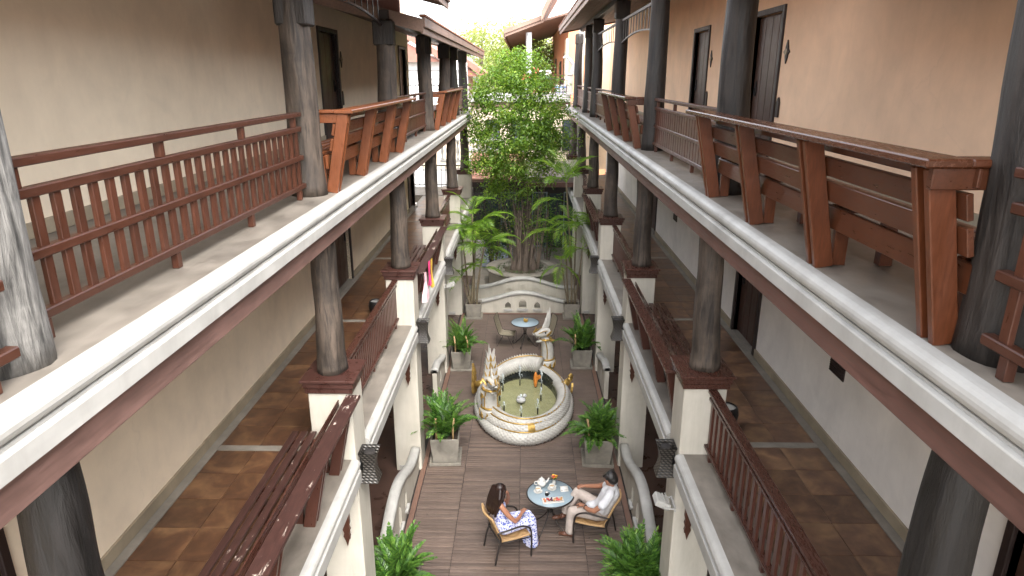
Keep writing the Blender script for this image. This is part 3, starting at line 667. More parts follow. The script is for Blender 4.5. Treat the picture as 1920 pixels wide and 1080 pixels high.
b2 = bench(4.1, -1, (.35, 1.6, 2.9, 3.85), 'dark', 'dark_v', 'dark', 'dark', arm=False, ycap=(0, 4.1), so=-.04, cw=(.29,.465))
place(b2, 1, 2.36, 7.87, Z1, 'glossy dark brown bench nearest on the right middle walkway', 'bench', BN)
o = copy_tree(b2); place(o, 1, 2.36, 17.17, Z1, 'dark brown bench far along the right middle walkway near the palm', 'bench', BN)
# ================================================================== COURTYARD WALLS, PLANTER
def hump(x, h0, h1, half, flat=.12):
    t = min(1.0, abs(x)/half)
    return h0+(h1-h0)*(.5+.5*math.cos(math.pi*min(1, t*1.18)))
def sweep(mb, path, sec, side):
    """sec: closed list of (a,b): a along 'side' vector, b vertical"""
    side = Vector(side); n = len(sec); vs = []
    for p in path:
        for a, b in sec: vs.append(Vector(p)+side*a+Vector((0,0,b)))
    fs = [(i*n+k, i*n+(k+1)%n, (i+1)*n+(k+1)%n, (i+1)*n+k) for i in range(len(path)-1) for k in range(n)]
    fs += [tuple(range(n))[::-1], tuple(range((len(path)-1)*n, len(path)*n))]
    mb.add(vs, fs, True)
def hump_wall(name, label, loc, rz, half, h0, h1, t, niches, through=True, prof=None, sill=True, group=None):
    root = thing(name, label, 'low wall', loc, rz, group)
    H = prof or (lambda x: hump(x, h0, h1, half))
    xs = set([-half+2*half*i/60 for i in range(61)])
    def nz(x):
        for (c, w, zb, zs, zt) in niches:
            if c-w/2-1e-6 <= x <= c+w/2+1e-6:
                q = abs(x-c)/(w/2); return zb, zs+(zt-zs)*(1-q**1.5)
        return None
    for (c, w, *_ ) in niches:
        for i in range(13): xs.add(c-w/2+w*i/12)
    xs = sorted(xs)
    m = MB()
    for sgn in (-1, 1):
        y = sgn*t/2
        for a, b in zip(xs[:-1], xs[1:]):
            if b-a < 1e-7: continue
            mid = nz((a+b)/2)
            def quad(za0, zb0, za1, zb1):
                q = [(a, y, za0), (b, y, zb0), (b, y, zb1), (a, y, za1)]
                m.add(q, [(0,1,2,3) if sgn < 0 else (3,2,1,0)])
            if mid and (through or sgn < 0):
                na, nb = nz(a) or mid, nz(b) or mid
                quad(-.1, -.1, na[0], nb[0]); quad(na[1], nb[1], H(a), H(b))
            else: quad(-.1, -.1, H(a), H(b))
    for a, b in zip(xs[:-1], xs[1:]):
        mid = nz((a+b)/2); y0, y1 = -t/2, t/2
        if mid:
            na, nb = nz(a) or mid, nz(b) or mid
            yy = y1 if through else -t/2+.05
            m.add([(a,y0,na[1]),(b,y0,nb[1]),(b,yy,nb[1]),(a,yy,na[1])], [(0,1,2,3)])
            m.add([(a,y0,na[0]),(b,y0,nb[0]),(b,yy,nb[0]),(a,yy,na[0])], [(3,2,1,0)])
            if not through: m.add([(a,yy,na[0]),(b,yy,nb[0]),(b,yy,nb[1]),(a,yy,na[1])], [(0,1,2,3)])
    for (c, w, zb, zs, zt) in niches:
        yy = t/2 if through else -t/2+.05
        for d, o in ((-1, (0,1,2,3)), (1, (3,2,1,0))):
            x = c+d*w/2; m.add([(x,-t/2,zb),(x,yy,zb),(x,yy,zs),(x,-t/2,zs)], [o])
    for d, o in ((-1, (3,2,1,0)), (1, (0,1,2,3))):
        x = d*half; m.add([(x,-t/2,-.1),(x,t/2,-.1),(x,t/2,H(x)),(x,-t/2,H(x))], [o])
    m.build('wall_body', M['pier'], root)
    c = MB(); path = [(-half+2*half*i/48, 0, H(-half+2*half*i/48)) for i in range(49)]
    w = t/2+.04; sec = [(-w,-.07),(-w,-.015),(-w*.8,.03),(0,.045),(w*.8,.03),(w,-.015),(w,-.07),(w*.7,-.085),(-w*.7,-.085)]
    sweep(c, path, sec[::-1], (0,1,0)); c.build('coping', M['white'], root)
    if sill:
        for (cx, wd, zb, zs, zt) in niches:
            q = MB(); q.prism([(-wd*.75,0),(-wd*.6,-.05),(wd*.6,-.05),(wd*.75,0),(wd*.75,.02),(-wd*.75,.02)], lambda a, b: (cx+a, -t/2-.05, zb-.02+b), lambda a, b: (cx+a, -t/2+.01, zb-.02+b)); q.build('niche_sill', M['white'], root)
    return root
N1 = [(-.50,.20,.13,.28,.38), (-.0,.26,.14,.36,.50), (.50,.20,.13,.28,.38)]
hump_wall('garden_wall', 'front white wavy garden wall with three small arched openings, behind the far table', (-.03, 21.38, 0), 0, 1.92, .40, .72, .13, N1)
N2 = [(-.50,.20,.18,.38,.48), (-.0,.25,.2,.46,.60), (.50,.20,.18,.38,.48)]
hump_wall('garden_wall', 'rear white wavy garden wall with three arched niches, before the round planter', (-.03, 22.35, .1), 0, 1.92, .50, .84, .13, N2, through=False, sill=False)
q = MB(); q.box(-2.0, 1.95, 21.46, 34, -.2, .1); tag(q.build('rear_terrace', M['concrete_grey']), kind='structure')
NS = [(-.55,.17,.18,.42,.52), (0,.21,.18,.5,.65), (.55,.17,.18,.42,.52)]
hump_wall('side_wall', 'white wavy parapet at deck edge on the left beyond the seated woman', (XX(-1,2.13), 9.725, 0), R(90), 2.05, .5, .95, .11, NS, sill=True)
hump_wall('side_wall', 'white wavy parapet at deck edge on the right behind the seated man', (XX(1,2.13), 9.925, 0), R(-90), 2.05, .5, .95, .11, NS, sill=True)
pr = lambda x: .52+.3*(.5-.5*math.cos(math.pi*min(1, max(0, (x+.8)/1.3))))
hump_wall('side_wall', 'short white scrolled parapet on the left beside the naga fountain', (XX(-1,2.13), 15.62, 0), R(-90), .80, .5, .9, .11, [(.1,.16,.2,.42,.52)], prof=pr, sill=False)
hump_wall('side_wall', 'short white scrolled parapet on the right beside the naga fountain', (XX(1,2.13), 15.82, 0), R(-90), .80, .5, .9, .11, [(.1,.16,.2,.42,.52)], prof=pr, sill=False)
pl = thing('tree_planter', 'big round white planter ring around the tree trunk', 'planter', (-.06, 24.35, .1))
m = MB(); m.lathe([(1.28,-.1),(1.28,.55),(1.30,.57)], 48); m.lathe([(1.0,.57),(1.0,.3)], 48); m.build('planter_wall', M['pier'], pl)
m = MB(); m.lathe([(1.0,.58),(1.0,.66),(1.02,.68),(1.36,.68),(1.385,.66),(1.385,.62),(1.36,.60),(1.31,.575),(1.0,.575)], 64); m.build('rim', M['skirt_l'] if 'skirt_l' in M else M['stone_pot'], pl)
m = MB(); n = 40; vs = [(0,0,.62)]
for j in range(1, 8):
    for k in range(n): A = 2*math.pi*k/n; rr = .995*j/7; vs.append((rr*math.cos(A), rr*math.sin(A), .56+.07*(1-j/7)+.03*mnoise.noise(Vector((rr*3*math.cos(A), rr*3*math.sin(A), 0)))))
fs = [(0, 1+k, 1+(k+1)%n) for k in range(n)]+[(1+j*n+k, 1+(j+1)*n+k, 1+(j+1)*n+(k+1)%n, 1+j*n+(k+1)%n) for j in range(6) for k in range(n)]
m.add(vs, fs, True); m.build('soil', M['leaf_litter'], pl)
# ================================================================== FOLIAGE
def leaf(mb, p, d, up, L, W, fold=.25):
    d = d.normalized(); s_ = d.cross(up)
    if s_.length < 1e-4: s_ = d.cross(Vector((1,0,.3)))
    s_.normalize(); n = s_.cross(d)
    m = p+d*L*.45
    mb.add([p, m+s_*W*.5+n*W*fold, p+d*L-n*L*.06, m-s_*W*.5+n*W*fold], [(0,1,2), (0,2,3)])
def frond(mb, st, base, az, el, L, droop, n, ll, lw, rg, vee=.35, stem=0.18, tip=.45, rr=.006):
    p = Vector(base); ds = L/(n+2); pts = [p.copy()]; e = el
    for i in range(n+2):
        d = Vector((math.cos(az)*math.cos(e), math.sin(az)*math.cos(e), math.sin(e))); p = p+d*ds; pts.append(p.copy()); e -= droop/(n+2)*(0.4+1.2*i/(n+2))
    st.tube(pts, [rr*(1-.75*i/len(pts)) for i in range(len(pts))], 4, caps=False)
    for i in range(1, len(pts)-1):
        t = i/(len(pts)-1)
        if t < stem: continue
        d = (pts[i+1]-pts[i-1]).normalized(); sd = d.cross(Vector((0,0,1)))
        if sd.length < 1e-3: sd = Vector((-math.sin(az), math.cos(az), 0))
        sd.normalize(); n_ = sd.cross(d)
        k = math.sin(math.pi*(.18+.74*t))**.7
        for sg in (-1, 1):
            ld = (sd*sg*(1-.35*t)+d*(.55+.4*t)+n_*vee*rg.uniform(.3, 1.2)+Vector((0,0,-.12*rg.random())))
            leaf(mb, pts[i], ld, n_, ll*k*rg.uniform(.85, 1.1), lw*rg.uniform(.85, 1.15))
    leaf(mb, pts[-1], pts[-1]-pts[-2], Vector((0,0,1)), ll*.6, lw)
def square_pot(root, wb, wt, h):
    m = MB(); ring = lambda w, z: [(-w,-w,z),(w,-w,z),(w,w,z),(-w,w,z)]
    a, b = wb/2, wt/2; i = b-.035
    vs = ring(a,.035)+ring(b-.012,h-.012)+ring(b-.02,h)+ring(i,h)+ring(i-.02,h-.09)
    fs = [(3,2,1,0)]
    for l in range(4):
        for k in range(4): fs.append((l*4+k, l*4+(k+1)%4, l*4+4+(k+1)%4, l*4+4+k))
    m.add(vs, fs); m.build('pot', M['stone_pot'], root)
    q = MB(); w = wt/2+.015
    q.box(-w, w, -w, w, .002, .022); 
    for (x0,x1,y0,y1) in ((-w,w,-w,-w+.035),(-w,w,w-.035,w),(-w,-w+.035,-w+.035,w-.035),(w-.035,w,-w+.035,w-.035)): q.box(x0,x1,y0,y1,.0215,.062,.004)
    q.build('saucer', M['stone_pot'], root)
    s_ = MB(); n = 6
    for x in range(n):
        for y in range(n):
            f = lambda a, b: (-i+.012+(2*i-.024)*a/n, -i+.012+(2*i-.024)*b/n, h-.07+.02*mnoise.noise(Vector((a*1.3+wb*9, b*1.3, 2))))
            s_.add([f(x,y), f(x+1,y), f(x+1,y+1), f(x,y+1)], [(0,1,2,3)])
    s_.build('soil', M['soil'], root)
def potted(label, x, y, rz, size, seed, nf, hmin, hmax, spread, stakes=((-.17,-.2),(.17,-.2)), group='potted fern palms along the deck', leafk='leaf_pot', ll=.155, lw=.04, npair=19):
    rg = random.Random(seed); root = thing('potted_plant', label, 'potted plant', (x, y, .004), rz, group)
    square_pot(root, .49*size, .62*size, .60*size)
    lf = MB(); st = MB(); z0 = .53*size
    for i in range(nf):
        az = i*2.399+rg.uniform(-.4,.4); q = rg.random()
        r0 = .17*size*math.sqrt(rg.random()); el = R(86-spread*q*.75)
        L = .88*rg.uniform(hmin, hmax)*(1-.25*q); ba = rg.uniform(0,6.28)
        frond(lf, st, (r0*math.cos(ba), r0*math.sin(ba), z0), az, el, L, rg.uniform(.5,1.5)*(0.4+q), npair, ll*rg.uniform(.8,1.1), lw, rg)
    lf.build('foliage', M[leafk], root); st.build('stems', M['leaf_dark'], root)
    for (a, b) in stakes:
        k = MB(); k.tube([(a*size, b*size, z0-.05), (a*size+rg.uniform(-.03,.03), b*size, z0+.25), (a*size+rg.uniform(-.05,.05), b*size+.02, z0+.5)], .022, 7); k.build('stake', M['stake'], root)
    return root
potted('square cement pot with fern palm left of the fountain front, with two bamboo stakes', -1.62, 12.22, R(3), 1.0, 1, 52, .85, 1.25, 46)
potted('square cement pot with dense fern palm on the right, between fountain and seated man', 1.57, 12.22, R(-2), 1.0, 2, 60, .7, 1.0, 74, stakes=((-.2,-.15),))
potted('square cement pot with fern palm on the left, behind the gold naga tail', -1.70, 16.82, R(2), .92, 3, 42, .7, 1.2, 66, ll=.14, lw=.036)
potted('square cement pot with fern palm on the right, beside the far naga head', 1.62, 17.0, R(-1), .92, 4, 48, .8, 1.2, 58, stakes=((-.18,-.18),))
potted('bright green fern palm at bottom left corner of the deck, pot out of view', -1.84, 8.05, 0, 1.0, 5, 64, .65, .98, 80, stakes=(), ll=.11, lw=.05)
potted('dark green fern palm at bottom right corner of the deck, pot out of view', 1.74, 8.08, 0, 1.0, 6, 66, .75, 1.05, 68, stakes=(), ll=.17, lw=.036)
def palm(label, x, y, seed, stems, size=.9):
    rg = random.Random(seed); root = thing('potted_palm', label, 'potted palm', (x, y, .004), 0)
    square_pot(root, .49*size, .6*size, .58*size); z0 = .5*size; lf = MB(); rb = MB()
    for (bx, by, tx, ty, h, r, crowns) in stems:
        c = MB(); pts = []; rad = []
        n = 26
        for i in range(n+1):
            t = i/n; pts.append((bx+(tx-bx)*t**1.3+.02*math.sin(t*5+bx*30), by+(ty-by)*t**1.3, z0-.05+(h-z0)*t)); rad.append(r*(1-.25*t)*(1.12 if i%2 else 1))
        c.tube(pts, rad, 8); c.build('cane', M['cane'], root)
        for (az, el, L, dr, ll, lw, dz) in crowns:
            f = int((1+dz/max(h-z0, .1))*n); f = max(0, min(n, f)); frond(lf, rb, pts[f], R(az), R(el), L*1.05, dr, 20, ll*.95, lw*.42, rg, vee=.1, stem=.2, rr=.012)
    lf.build('fronds', M['leaf_palm'], root); rb.build('ribs', M['leaf_palm'], root); return root
def cr(rg, n, L, ll, lw, el=(10, 60), dz=0):
    return [(360*i/n+rg.uniform(-22,22), rg.uniform(*el), L*rg.uniform(.8,1.15), rg.uniform(.9,1.7), ll, lw, rg.uniform(-dz,0)) for i in range(n)]
rg = random.Random(5)
palm('bushy yellow green palm in a white pot on the left before the planter', -1.66, 20.85, 11, [
    (-.05,.0,.1,.1,3.05,.035, cr(rg,13,1.25,.42,.075,(5,70))), (.1,-.05,.35,-.1,2.5,.03, cr(rg,12,1.15,.4,.07,(0,55))), (-.12,.1,-.35,.0,2.7,.03, cr(rg,12,1.1,.4,.07)),
    (.0,.12,.0,.25,3.5,.03, cr(rg,5,1.0,.36,.06,(35,80))), (.12,.1,.2,.2,1.7,.026, cr(rg,4,.8,.3,.06)), (-.1,-.1,-.4,-.1,1.5,.026, cr(rg,4,.8,.3,.06))])
palm('tall slender palm in a cement pot on the right before the planter', 1.60, 20.9, 12, [
    (.0,.05,-.25,.0,4.55,.034, cr(rg,8,1.25,.42,.07,(30,75))+[(200,25,1.2,1.5,.42,.07,-.6),(330,10,1.1,1.8,.42,.07,-.9)]),
    (-.1,.0,-.3,-.05,3.0,.03, [(185,15,1.3,1.2,.4,.07,0),(160,40,1.1,1.4,.36,.07,0),(280,-10,1.0,1.6,.4,.07,0),(40,30,.9,1.4,.36,.07,0)]),
    (.1,-.05,.05,-.05,3.25,.03, cr(rg,11,1.0,.36,.06,(-5,50))), (.15,.08,.3,.05,2.4,.028, cr(rg,6,.75,.3,.05,(-10,50))), (-.12,-.1,-.4,-.15,1.95,.026, cr(rg,4,.85,.34,.06,(-30,30)))])
# ---------------------------------------------------------------- ficus
def tree_ficus():
    rg = random.Random(21); root = thing('ficus_tree', 'leafy ficus tree with twisted aerial root trunk in the round planter', 'tree', (-.06, 24.35, .7))
    tips = []; n_main = 9
    trunk = MB(); lim = MB()
    for i in range(15):
        a = i*2.399; r0 = .34*math.sqrt((i+.5)/15); x0, y0 = r0*math.cos(a)*1.15, r0*math.sin(a)
        k = rg.uniform(.7,1.2); pts = []; rad = []
        top = rg.uniform(1.4, 3.0); ox, oy = rg.uniform(-.22,.22), rg.uniform(-.15,.15)
        for j in range(13):
            t = j/12; tw = .5*t+.4*math.sin(t*4+i)
            pts.append((x0*(1.12-.35*math.sin(t*2.4))*math.cos(tw*.5)-y0*math.sin(tw*.5)*.6+ox*t*t*1.4, y0*(1.1-.3*t)+x0*math.sin(tw*.5)*.6+oy*t*t, -.12+top*t))
            rad.append((.125*k*(1-.45*t)+.07*max(0,1-t*6))*(1+.12*math.sin(t*17+i)))
        trunk.tube(pts, rad, 9)
    trunk.build('trunk', M['bark'], root)
    # limbs spread up into the crown
    cent = Vector((-.2, -.1, 5.1))
    def inside(p):
        q = p-cent
        rx = (1.95 if q.z > -1.2 else 1.5)*(1+.22*mnoise.noise(Vector((p.x*.9, p.y*.9, p.z*.8))))
        return (q.x/rx)**2+(q.y/1.6)**2+(q.z/(2.75 if q.z > 0 else 2.6))**2
    for i in range(13):
        az = i*2.399; sp = rg.uniform(.25,1.25); p = Vector((rg.uniform(-.2,.25), rg.uniform(-.15,.15), rg.uniform(1.0,1.9)))
        d = Vector((math.cos(az)*sp*.45, math.sin(az)*sp*.4, 1)).normalized(); pts = [p.copy()]; rad = [.075]; L = 0
        while len(pts) < 16:
            d = (d+Vector((rg.uniform(-.22,.22), rg.uniform(-.22,.22), rg.uniform(-.02,.12)))).normalized(); p = p+d*.33; pts.append(p.copy()); rad.append(.075*(1-len(pts)/17))
            if inside(p) > .95: break
            if len(pts) > 4 and rg.random() < .8:
                d2 = (d+Vector((rg.uniform(-1,1), rg.uniform(-1,1), rg.uniform(-.2,.6)))).normalized(); p2 = p.copy(); b2 = [p2.copy()]
                for _ in range(rg.randint(2,5)):
                    d2 = (d2+Vector((rg.uniform(-.3,.3),rg.uniform(-.3,.3),rg.uniform(-.1,.25)))).normalized(); p2 = p2+d2*.25; b2.append(p2.copy())
                    if inside(p2) > 1.05: break
                lim.tube(b2, [.032*(1-k/(len(b2)+1)) for k in range(len(b2))], 5, caps=False); tips.append(p2.copy()); 
                if len(b2) > 3: tips.append(b2[2].copy())
        lim.tube(pts, rad, 6, caps=False); tips.append(p.copy())
    for _ in range(22):   # thin aerial stems in front of the trunk
        a = rg.uniform(0,6.28); x, y = .5*math.cos(a), .35*math.sin(a)
        lim.tube([(x*.8,y*.8,rg.uniform(-.05,.1)), (x+rg.uniform(-.1,.1),y,1.0), (x*1.4+rg.uniform(-.25,.25),y*1.3,2.0+rg.random()), (x*1.9+rg.uniform(-.3,.3),y*1.6,3.2+rg.random())], [.022,.018,.012,.006], 5, caps=False)
    lim.build('limbs', M['branch'], root)
    # fill the crown outline with extra clumps
    while len(tips) < 430:
        p = Vector((rg.uniform(-2.3,1.9), rg.uniform(-1.8,1.6), rg.uniform(1.9,7.9)))
        q = inside(p)
        if q < 1.0 and rg.random() < q**.6*(.75 if p.z < 3.8 else 1): tips.append(p)
    tips.append(Vector((-.2,0,7.75))); tips.append(Vector((-.3,0,7.5)))
    lf = MB()
    for c in tips:
        sparse = c.z < 2.9
        for _ in range(30 if sparse else rg.choice((15, 30, 55, 85, 120))):
            o = Vector((rg.gauss(0,1), rg.gauss(0,1), rg.gauss(0,.7)))*.19
            d = Vector((rg.uniform(-1,1), rg.uniform(-1,1), rg.uniform(-.9,.5)))
            leaf(lf, c+o, d, Vector((rg.uniform(-.4,.4), rg.uniform(-.4,.4), 1)), rg.uniform(.09,.15), rg.uniform(.05,.078))
    lf.build('crown', M['leaf_tree'], root)
    return root
tree_ficus()
# low greenery in the planter and shrubs behind
rg = random.Random(9); lf = MB()
for _ in range(420):
    a = rg.uniform(0,6.28); r = .95*math.sqrt(rg.random()); 
    if r < .45: continue
    leaf(lf, Vector((r*math.cos(a), r*math.sin(a), .6)), Vector((rg.uniform(-1,1),rg.uniform(-1,1),.7)), Vector((0,0,1)), rg.uniform(.04,.12), .025)
tag(lf.build('ground_cover', M['leaf_dark'], None, (-.06, 24.35, .1)), 'short green ground cover round the tree trunk', 'ground cover', kind='stuff')
def shrub(label, x, y, z, rx, ry, rz, n, seed, mat, L=.1):
    rg = random.Random(seed); root = thing('shrub', label, 'shrub', (x, y, z)); lf = MB(); st = MB()
    for i in range(9):
        a = rg.uniform(0,6.28); st.tube([(0,0,0),(rx*.4*math.cos(a),ry*.4*math.sin(a),rz*.9),(rx*.8*math.cos(a),ry*.8*math.sin(a),rz*1.6)], [.02,.014,.005], 5, caps=False)
    cl = [Vector((rg.gauss(0,.45)*rx, rg.gauss(0,.45)*ry, rz*(.4+abs(rg.gauss(.5,.42))))) for _ in range(max(6, n//45))]
    for i in range(n):
        c = rg.choice(cl); o = Vector((rg.gauss(0,.14), rg.gauss(0,.14), rg.gauss(0,.12)))*(rx+rz)*.6
        leaf(lf, c+o, Vector((rg.uniform(-1,1),rg.uniform(-1,1),rg.uniform(-.4,.7))), Vector((0,0,1)), L*rg.uniform(.7,1.3), L*.5)
    st.build('stems', M['branch'], root); lf.build('foliage', M[mat], root)
shrub('dark leafy shrub behind the left palm', -1.35, 26.3, .1, .8, .5, 1.9, 1800, 31, 'leaf_dark')
shrub('yellow green shrub low on the right of the ficus trunk', .55, 24.1, .75, .5, .35, 1.4, 420, 32, 'leaf_tree', .09)
shrub('dark green shrub under the terracotta awning', -.6, 27.0, .1, .6, .4, 1.7, 1200, 33, 'leaf_dark')
shrub('bright green shrub behind the round planter on the left', -1.2, 25.9, .1, .7, .3, 1.5, 900, 34, 'leaf_tree', .12)
shrub('leafy shrub behind the round planter on the right', .95, 26.0, .1, .7, .3, 1.8, 1100, 35, 'leaf_pot', .12)
def big_tree(label, x, y, h, rad, seed, n, mat='leaf_far', L=.22, name='background_tree', low=.35):
    rg = random.Random(seed); root = thing(name, label, 'tree', (x, y, -.2), 0, 'trees behind the buildings'); t = MB(); lf = MB()
    t.tube([(0,0,0),(.1,0,h*.3),(-.1,.1,h*.6),(.05,0,h*.9)], [rad*.09,rad*.075,rad*.05,rad*.015], 8)
    cl = []
    for i in range(46):
        a = i*2.399; zz = h*rg.uniform(low, 1.0); w = rad*math.sqrt(max(.05, 1-((zz/h-.66)/.36)**2)) if zz/h > .3 else rad*.3
        r = w*rg.uniform(.35,1); c = Vector((r*math.cos(a), r*math.sin(a), zz)); cl.append(c)
        t.tube([(0,0,zz*.72), (c.x*.5,c.y*.5,zz*.85), c], [rad*.018,rad*.01,rad*.003], 5, caps=False)
    for i in range(n):
        c = rg.choice(cl); o = Vector((rg.gauss(0,1),rg.gauss(0,1),rg.gauss(0,.7)))*rad*.2
        leaf(lf, c+o, Vector((rg.uniform(-1,1),rg.uniform(-1,1),rg.uniform(-.8,.5))), Vector((0,0,1)), L*rg.uniform(.6,1.2), L*.5)
    t.build('trunk', M['branch'], root); lf.build('crown', M[mat], root)
big_tree('tall pale green tree in the sky gap beyond the left roof', -3.2, 52, 11.6, 3.3, 41, 9500, L=.3)
big_tree('pale green tree behind the post of the far terrace', 1.2, 58, 10.8, 3.4, 42, 9500, L=.3)
big_tree('hazy tree far back between the two roofs', -.8, 75, 13, 4.4, 43, 9000, L=.4)
# ================================================================== NAGA FOUNTAIN
def naga_fountain():
    C = Vector((.02, 14.5, 0)); root = thing('naga_fountain', 'white and gold naga serpent fountain with oval pool in the middle of the deck', 'fountain', C)
    def coil(name, rx, ry, z0, z1, r0, r1, p0, p1, cx=0.0, cy=0.0, nth=12, closed=False, grow=0.0):
        n = max(20, int(abs(p1-p0)*(rx+ry)/2/.017)); k = 48; m = MB(); vs = []; hv = []; s_ = 0; prev = None; ridge = []; ridge2 = []
        for i in range(n+1):
            t = i/n; p = p0+(p1-p0)*t; gx = 1+grow*(1-t)
            c = Vector((cx+rx*gx*math.cos(p), cy+ry*gx*math.sin(p), z0+(z1-z0)*t)); o = Vector((math.cos(p)/rx, math.sin(p)/ry, 0)).normalized()
            if prev is not None: s_ += (c-prev).length
            prev = c; r = r0+(r1-r0)*t
            for j in range(k):
                A = 2*math.pi*j/k            # 0 outwards, pi/2 up, pi inwards
                a = s_/.095; b = A/(2*math.pi)*nth
                fp, fq = (a+b) % 1, (a-b) % 1
                h = (1-abs(2*fp-1))*(1-abs(2*fq-1))
                if math.sin(A) > .45 and math.cos(A) < .3: h = .35*abs(math.sin(s_/.06*math.pi))   # belly plates on the upper inner face
                hv.append(h); rr = r*(1+.2*(h-.4)); vs.append(c+o*rr*math.cos(A)+Vector((0,0,rr*math.sin(A))))
            ridge.append(c+o*r*1.03*math.cos(1.25)+Vector((0,0,r*1.03*math.sin(1.25)))); ridge2.append(c+o*r*1.03*math.cos(-.35)+Vector((0,0,r*1.03*math.sin(-.35))))
        fs = [(i*k+j, (i+1)*k+j, (i+1)*k+(j+1)%k, i*k+(j+1)%k) for i in range(n) for j in range(k)]
        if p1 < p0: fs = [f[::-1] for f in fs]
        fs = [f[::-1] for f in fs]
        fs += [tuple(range(k)), tuple(range(n*k, (n+1)*k))[::-1]]
        m.add(vs, fs, True); m.m = [1 if len(f) == 4 and sum(hv[q] for q in f)/4 < .10 else 0 for f in fs]; o_ = m.build(name, [M['naga_white'], M['naga_joint']], root)
        g_ = MB(); g_.tube([q for i, q in enumerate(ridge) if i % 2 == 0], [.016+.004*(i%2) for i in range(len(ridge[::2]))], 6); g_.build('gold_trim', M['gold'], o_)
        return o_, ridge
    pi = math.pi
    coil('lower_coil', 1.04, 1.70, .155, .155, .165, .165, R(-200), R(158))
    coil('middle_coil', .985, 1.60, .31, .33, .15, .15, R(-200), R(150), cx=-.01)
    cC, rid = coil('upper_coil', .93, 1.52, .44, .36, .135, .15, R(213), R(385), cx=.02)
    cD, ridD = coil('rear_coil', .92, 1.52, .30, .52, .15, .21, R(192), R(62))
    sp = MB()
    for i in range(6, len(ridD)-10, 5):
        p = ridD[i]; d = (ridD[i+3]-ridD[i-3]).normalized(); sp.add([p-d*.05, p+d*.05, p+Vector((0,0,.075))-d*.03, p+Vector((.02,.02,.0))], [(0,1,2), (1,3,2), (3,0,2)])
    for i in range(len(rid)//2, len(rid)-4, 6):
        p = rid[i]; d = (rid[i+3]-rid[i-3]).normalized(); sp.add([p-d*.04, p+d*.04, p+Vector((0,0,.05))+d*.03, p+Vector((.03,0,0))], [(0,1,2), (1,3,2), (3,0,2)])
    tag(sp.build('spines', M['naga_white'], cD), kind='stuff')
    band = MB()
    for rx, ry, z, r in ((.985,1.60,.32,.165),):
        vs = []; k = 20
        for p in (R(275), R(277.5), R(280), R(282.5)):
            c = Vector((rx*math.cos(p)-.01, ry*math.sin(p), z)); o = Vector((math.cos(p)/rx, math.sin(p)/ry, 0)).normalized()
            for j in range(k): A = 2*pi*j/k; vs.append(c+o*r*math.cos(A)+Vector((0,0,r*math.sin(A))))
        band.add(vs, [(i*k+j, i*k+(j+1)%k, (i+1)*k+(j+1)%k, (i+1)*k+j) for i in range(3) for j in range(k)], True)
    band.build('gold_band', M['gold'], root)
    # pool
    m = MB(); m.lathe([(1.0,.42),(1.0,.03)], 56, smooth=True, ax=.82, ay=1.42); m.f = [f[::-1] for f in m.f[:56]]; m.m = m.m[:56]; m.sm = m.sm[:56]; m.build('pool_lining', M['blue'], root)
    m = MB(); m.lathe([(.9,.004),(1.08,.02),(1.1,.045)], 48, ax=.98, ay=1.55); m.build('plinth', M['blue'], root)
    m = MB(); n = 56; m.add([(.83*math.cos(2*pi*k/n), 1.43*math.sin(2*pi*k/n), .075) for k in range(n)], [tuple(range(n))]); m.build('pool_floor', M['pool_floor'], root)
    m = MB(); m.add([(.825*math.cos(2*pi*k/n), 1.425*math.sin(2*pi*k/n), .11) for k in range(n)], [tuple(range(n))]); m.build('water', M['water'], root)
    rg = random.Random(3)
    for (x, y, h) in ((-.53,.7,.34),(-.1,1.05,.42),(.30,.92,.0),(.45,.84,.38),(-.07,0,.12),(-.59,.18,.2),(.42,.19,.22),(.33,-.48,.25),(-.06,-.75,.2),(-.47,-.37,.1)):
        z = MB(); z.lathe([(.0,.05),(.018,.05),(.016,.2),(.012,.24),(0,.24)], 10, (x,y,0)); zo = z.build('nozzle', M['black'], root)
        if h > 0:
            w = MB(); pts = [(x+.012*math.sin(i*1.7), y+.012*math.cos(i*2.1), .24+h*i/7) for i in range(8)]
            w.tube(pts, [.007+.026*(i/7)**2 for i in range(7)]+[.008], 8)
            for _ in range(16):
                a = rg.uniform(0,6.28); r = rg.uniform(.02,.07); w.sphere((x+r*math.cos(a), y+r*math.sin(a), .2+h*rg.random()), rg.uniform(.005,.011), 5, 4)
            w.build('water_jet', M['water_jet'], zo)
    m = MB(); m.lathe([(0,.10),(.04,.11),(.045,.2),(.055,.32),(.045,.44),(.02,.51),(0,.53)], 12, (.30,.92,0)); m.prism([(0,0),(.10,.06),(.06,.15),(0,.12)], lambda a, b: (.30+.05+a, .90, .3+b), lambda a, b: (.30+.05+a, .92, .3+b)); m.build('fish_statue', M['fish'], root)
    m = MB(); m.sphere((-.07,0,.2), .1, 12, 8, (1.2,1,.7)); m.sphere((.02,.03,.30), .05, 10, 6); m.sphere((-.12,-.02,.28), .04, 10, 6); m.build('spout_stone', M['bandage'], root)
    # --- rearing necks
    def flame(mb, p, d, w, h, t, side):
        """flat pointed flame blade"""
        p = Vector(p); d = Vector(d).normalized(); side = Vector(side).normalized(); nrm = d.cross(side).normalized()
        pr = [(-.5,0),(-.55,.2),(-.38,.48),(-.42,.62),(-.1,.9),(.03,1.0),(.02,.88),(.2,.6),(.33,.5),(.5,.2),(.45,0)]
        mb.prism(pr, lambda a, b: p+side*a*w+d*b*h-nrm*t/2, lambda a, b: p+side*a*w*.8+d*b*h+nrm*t/2)
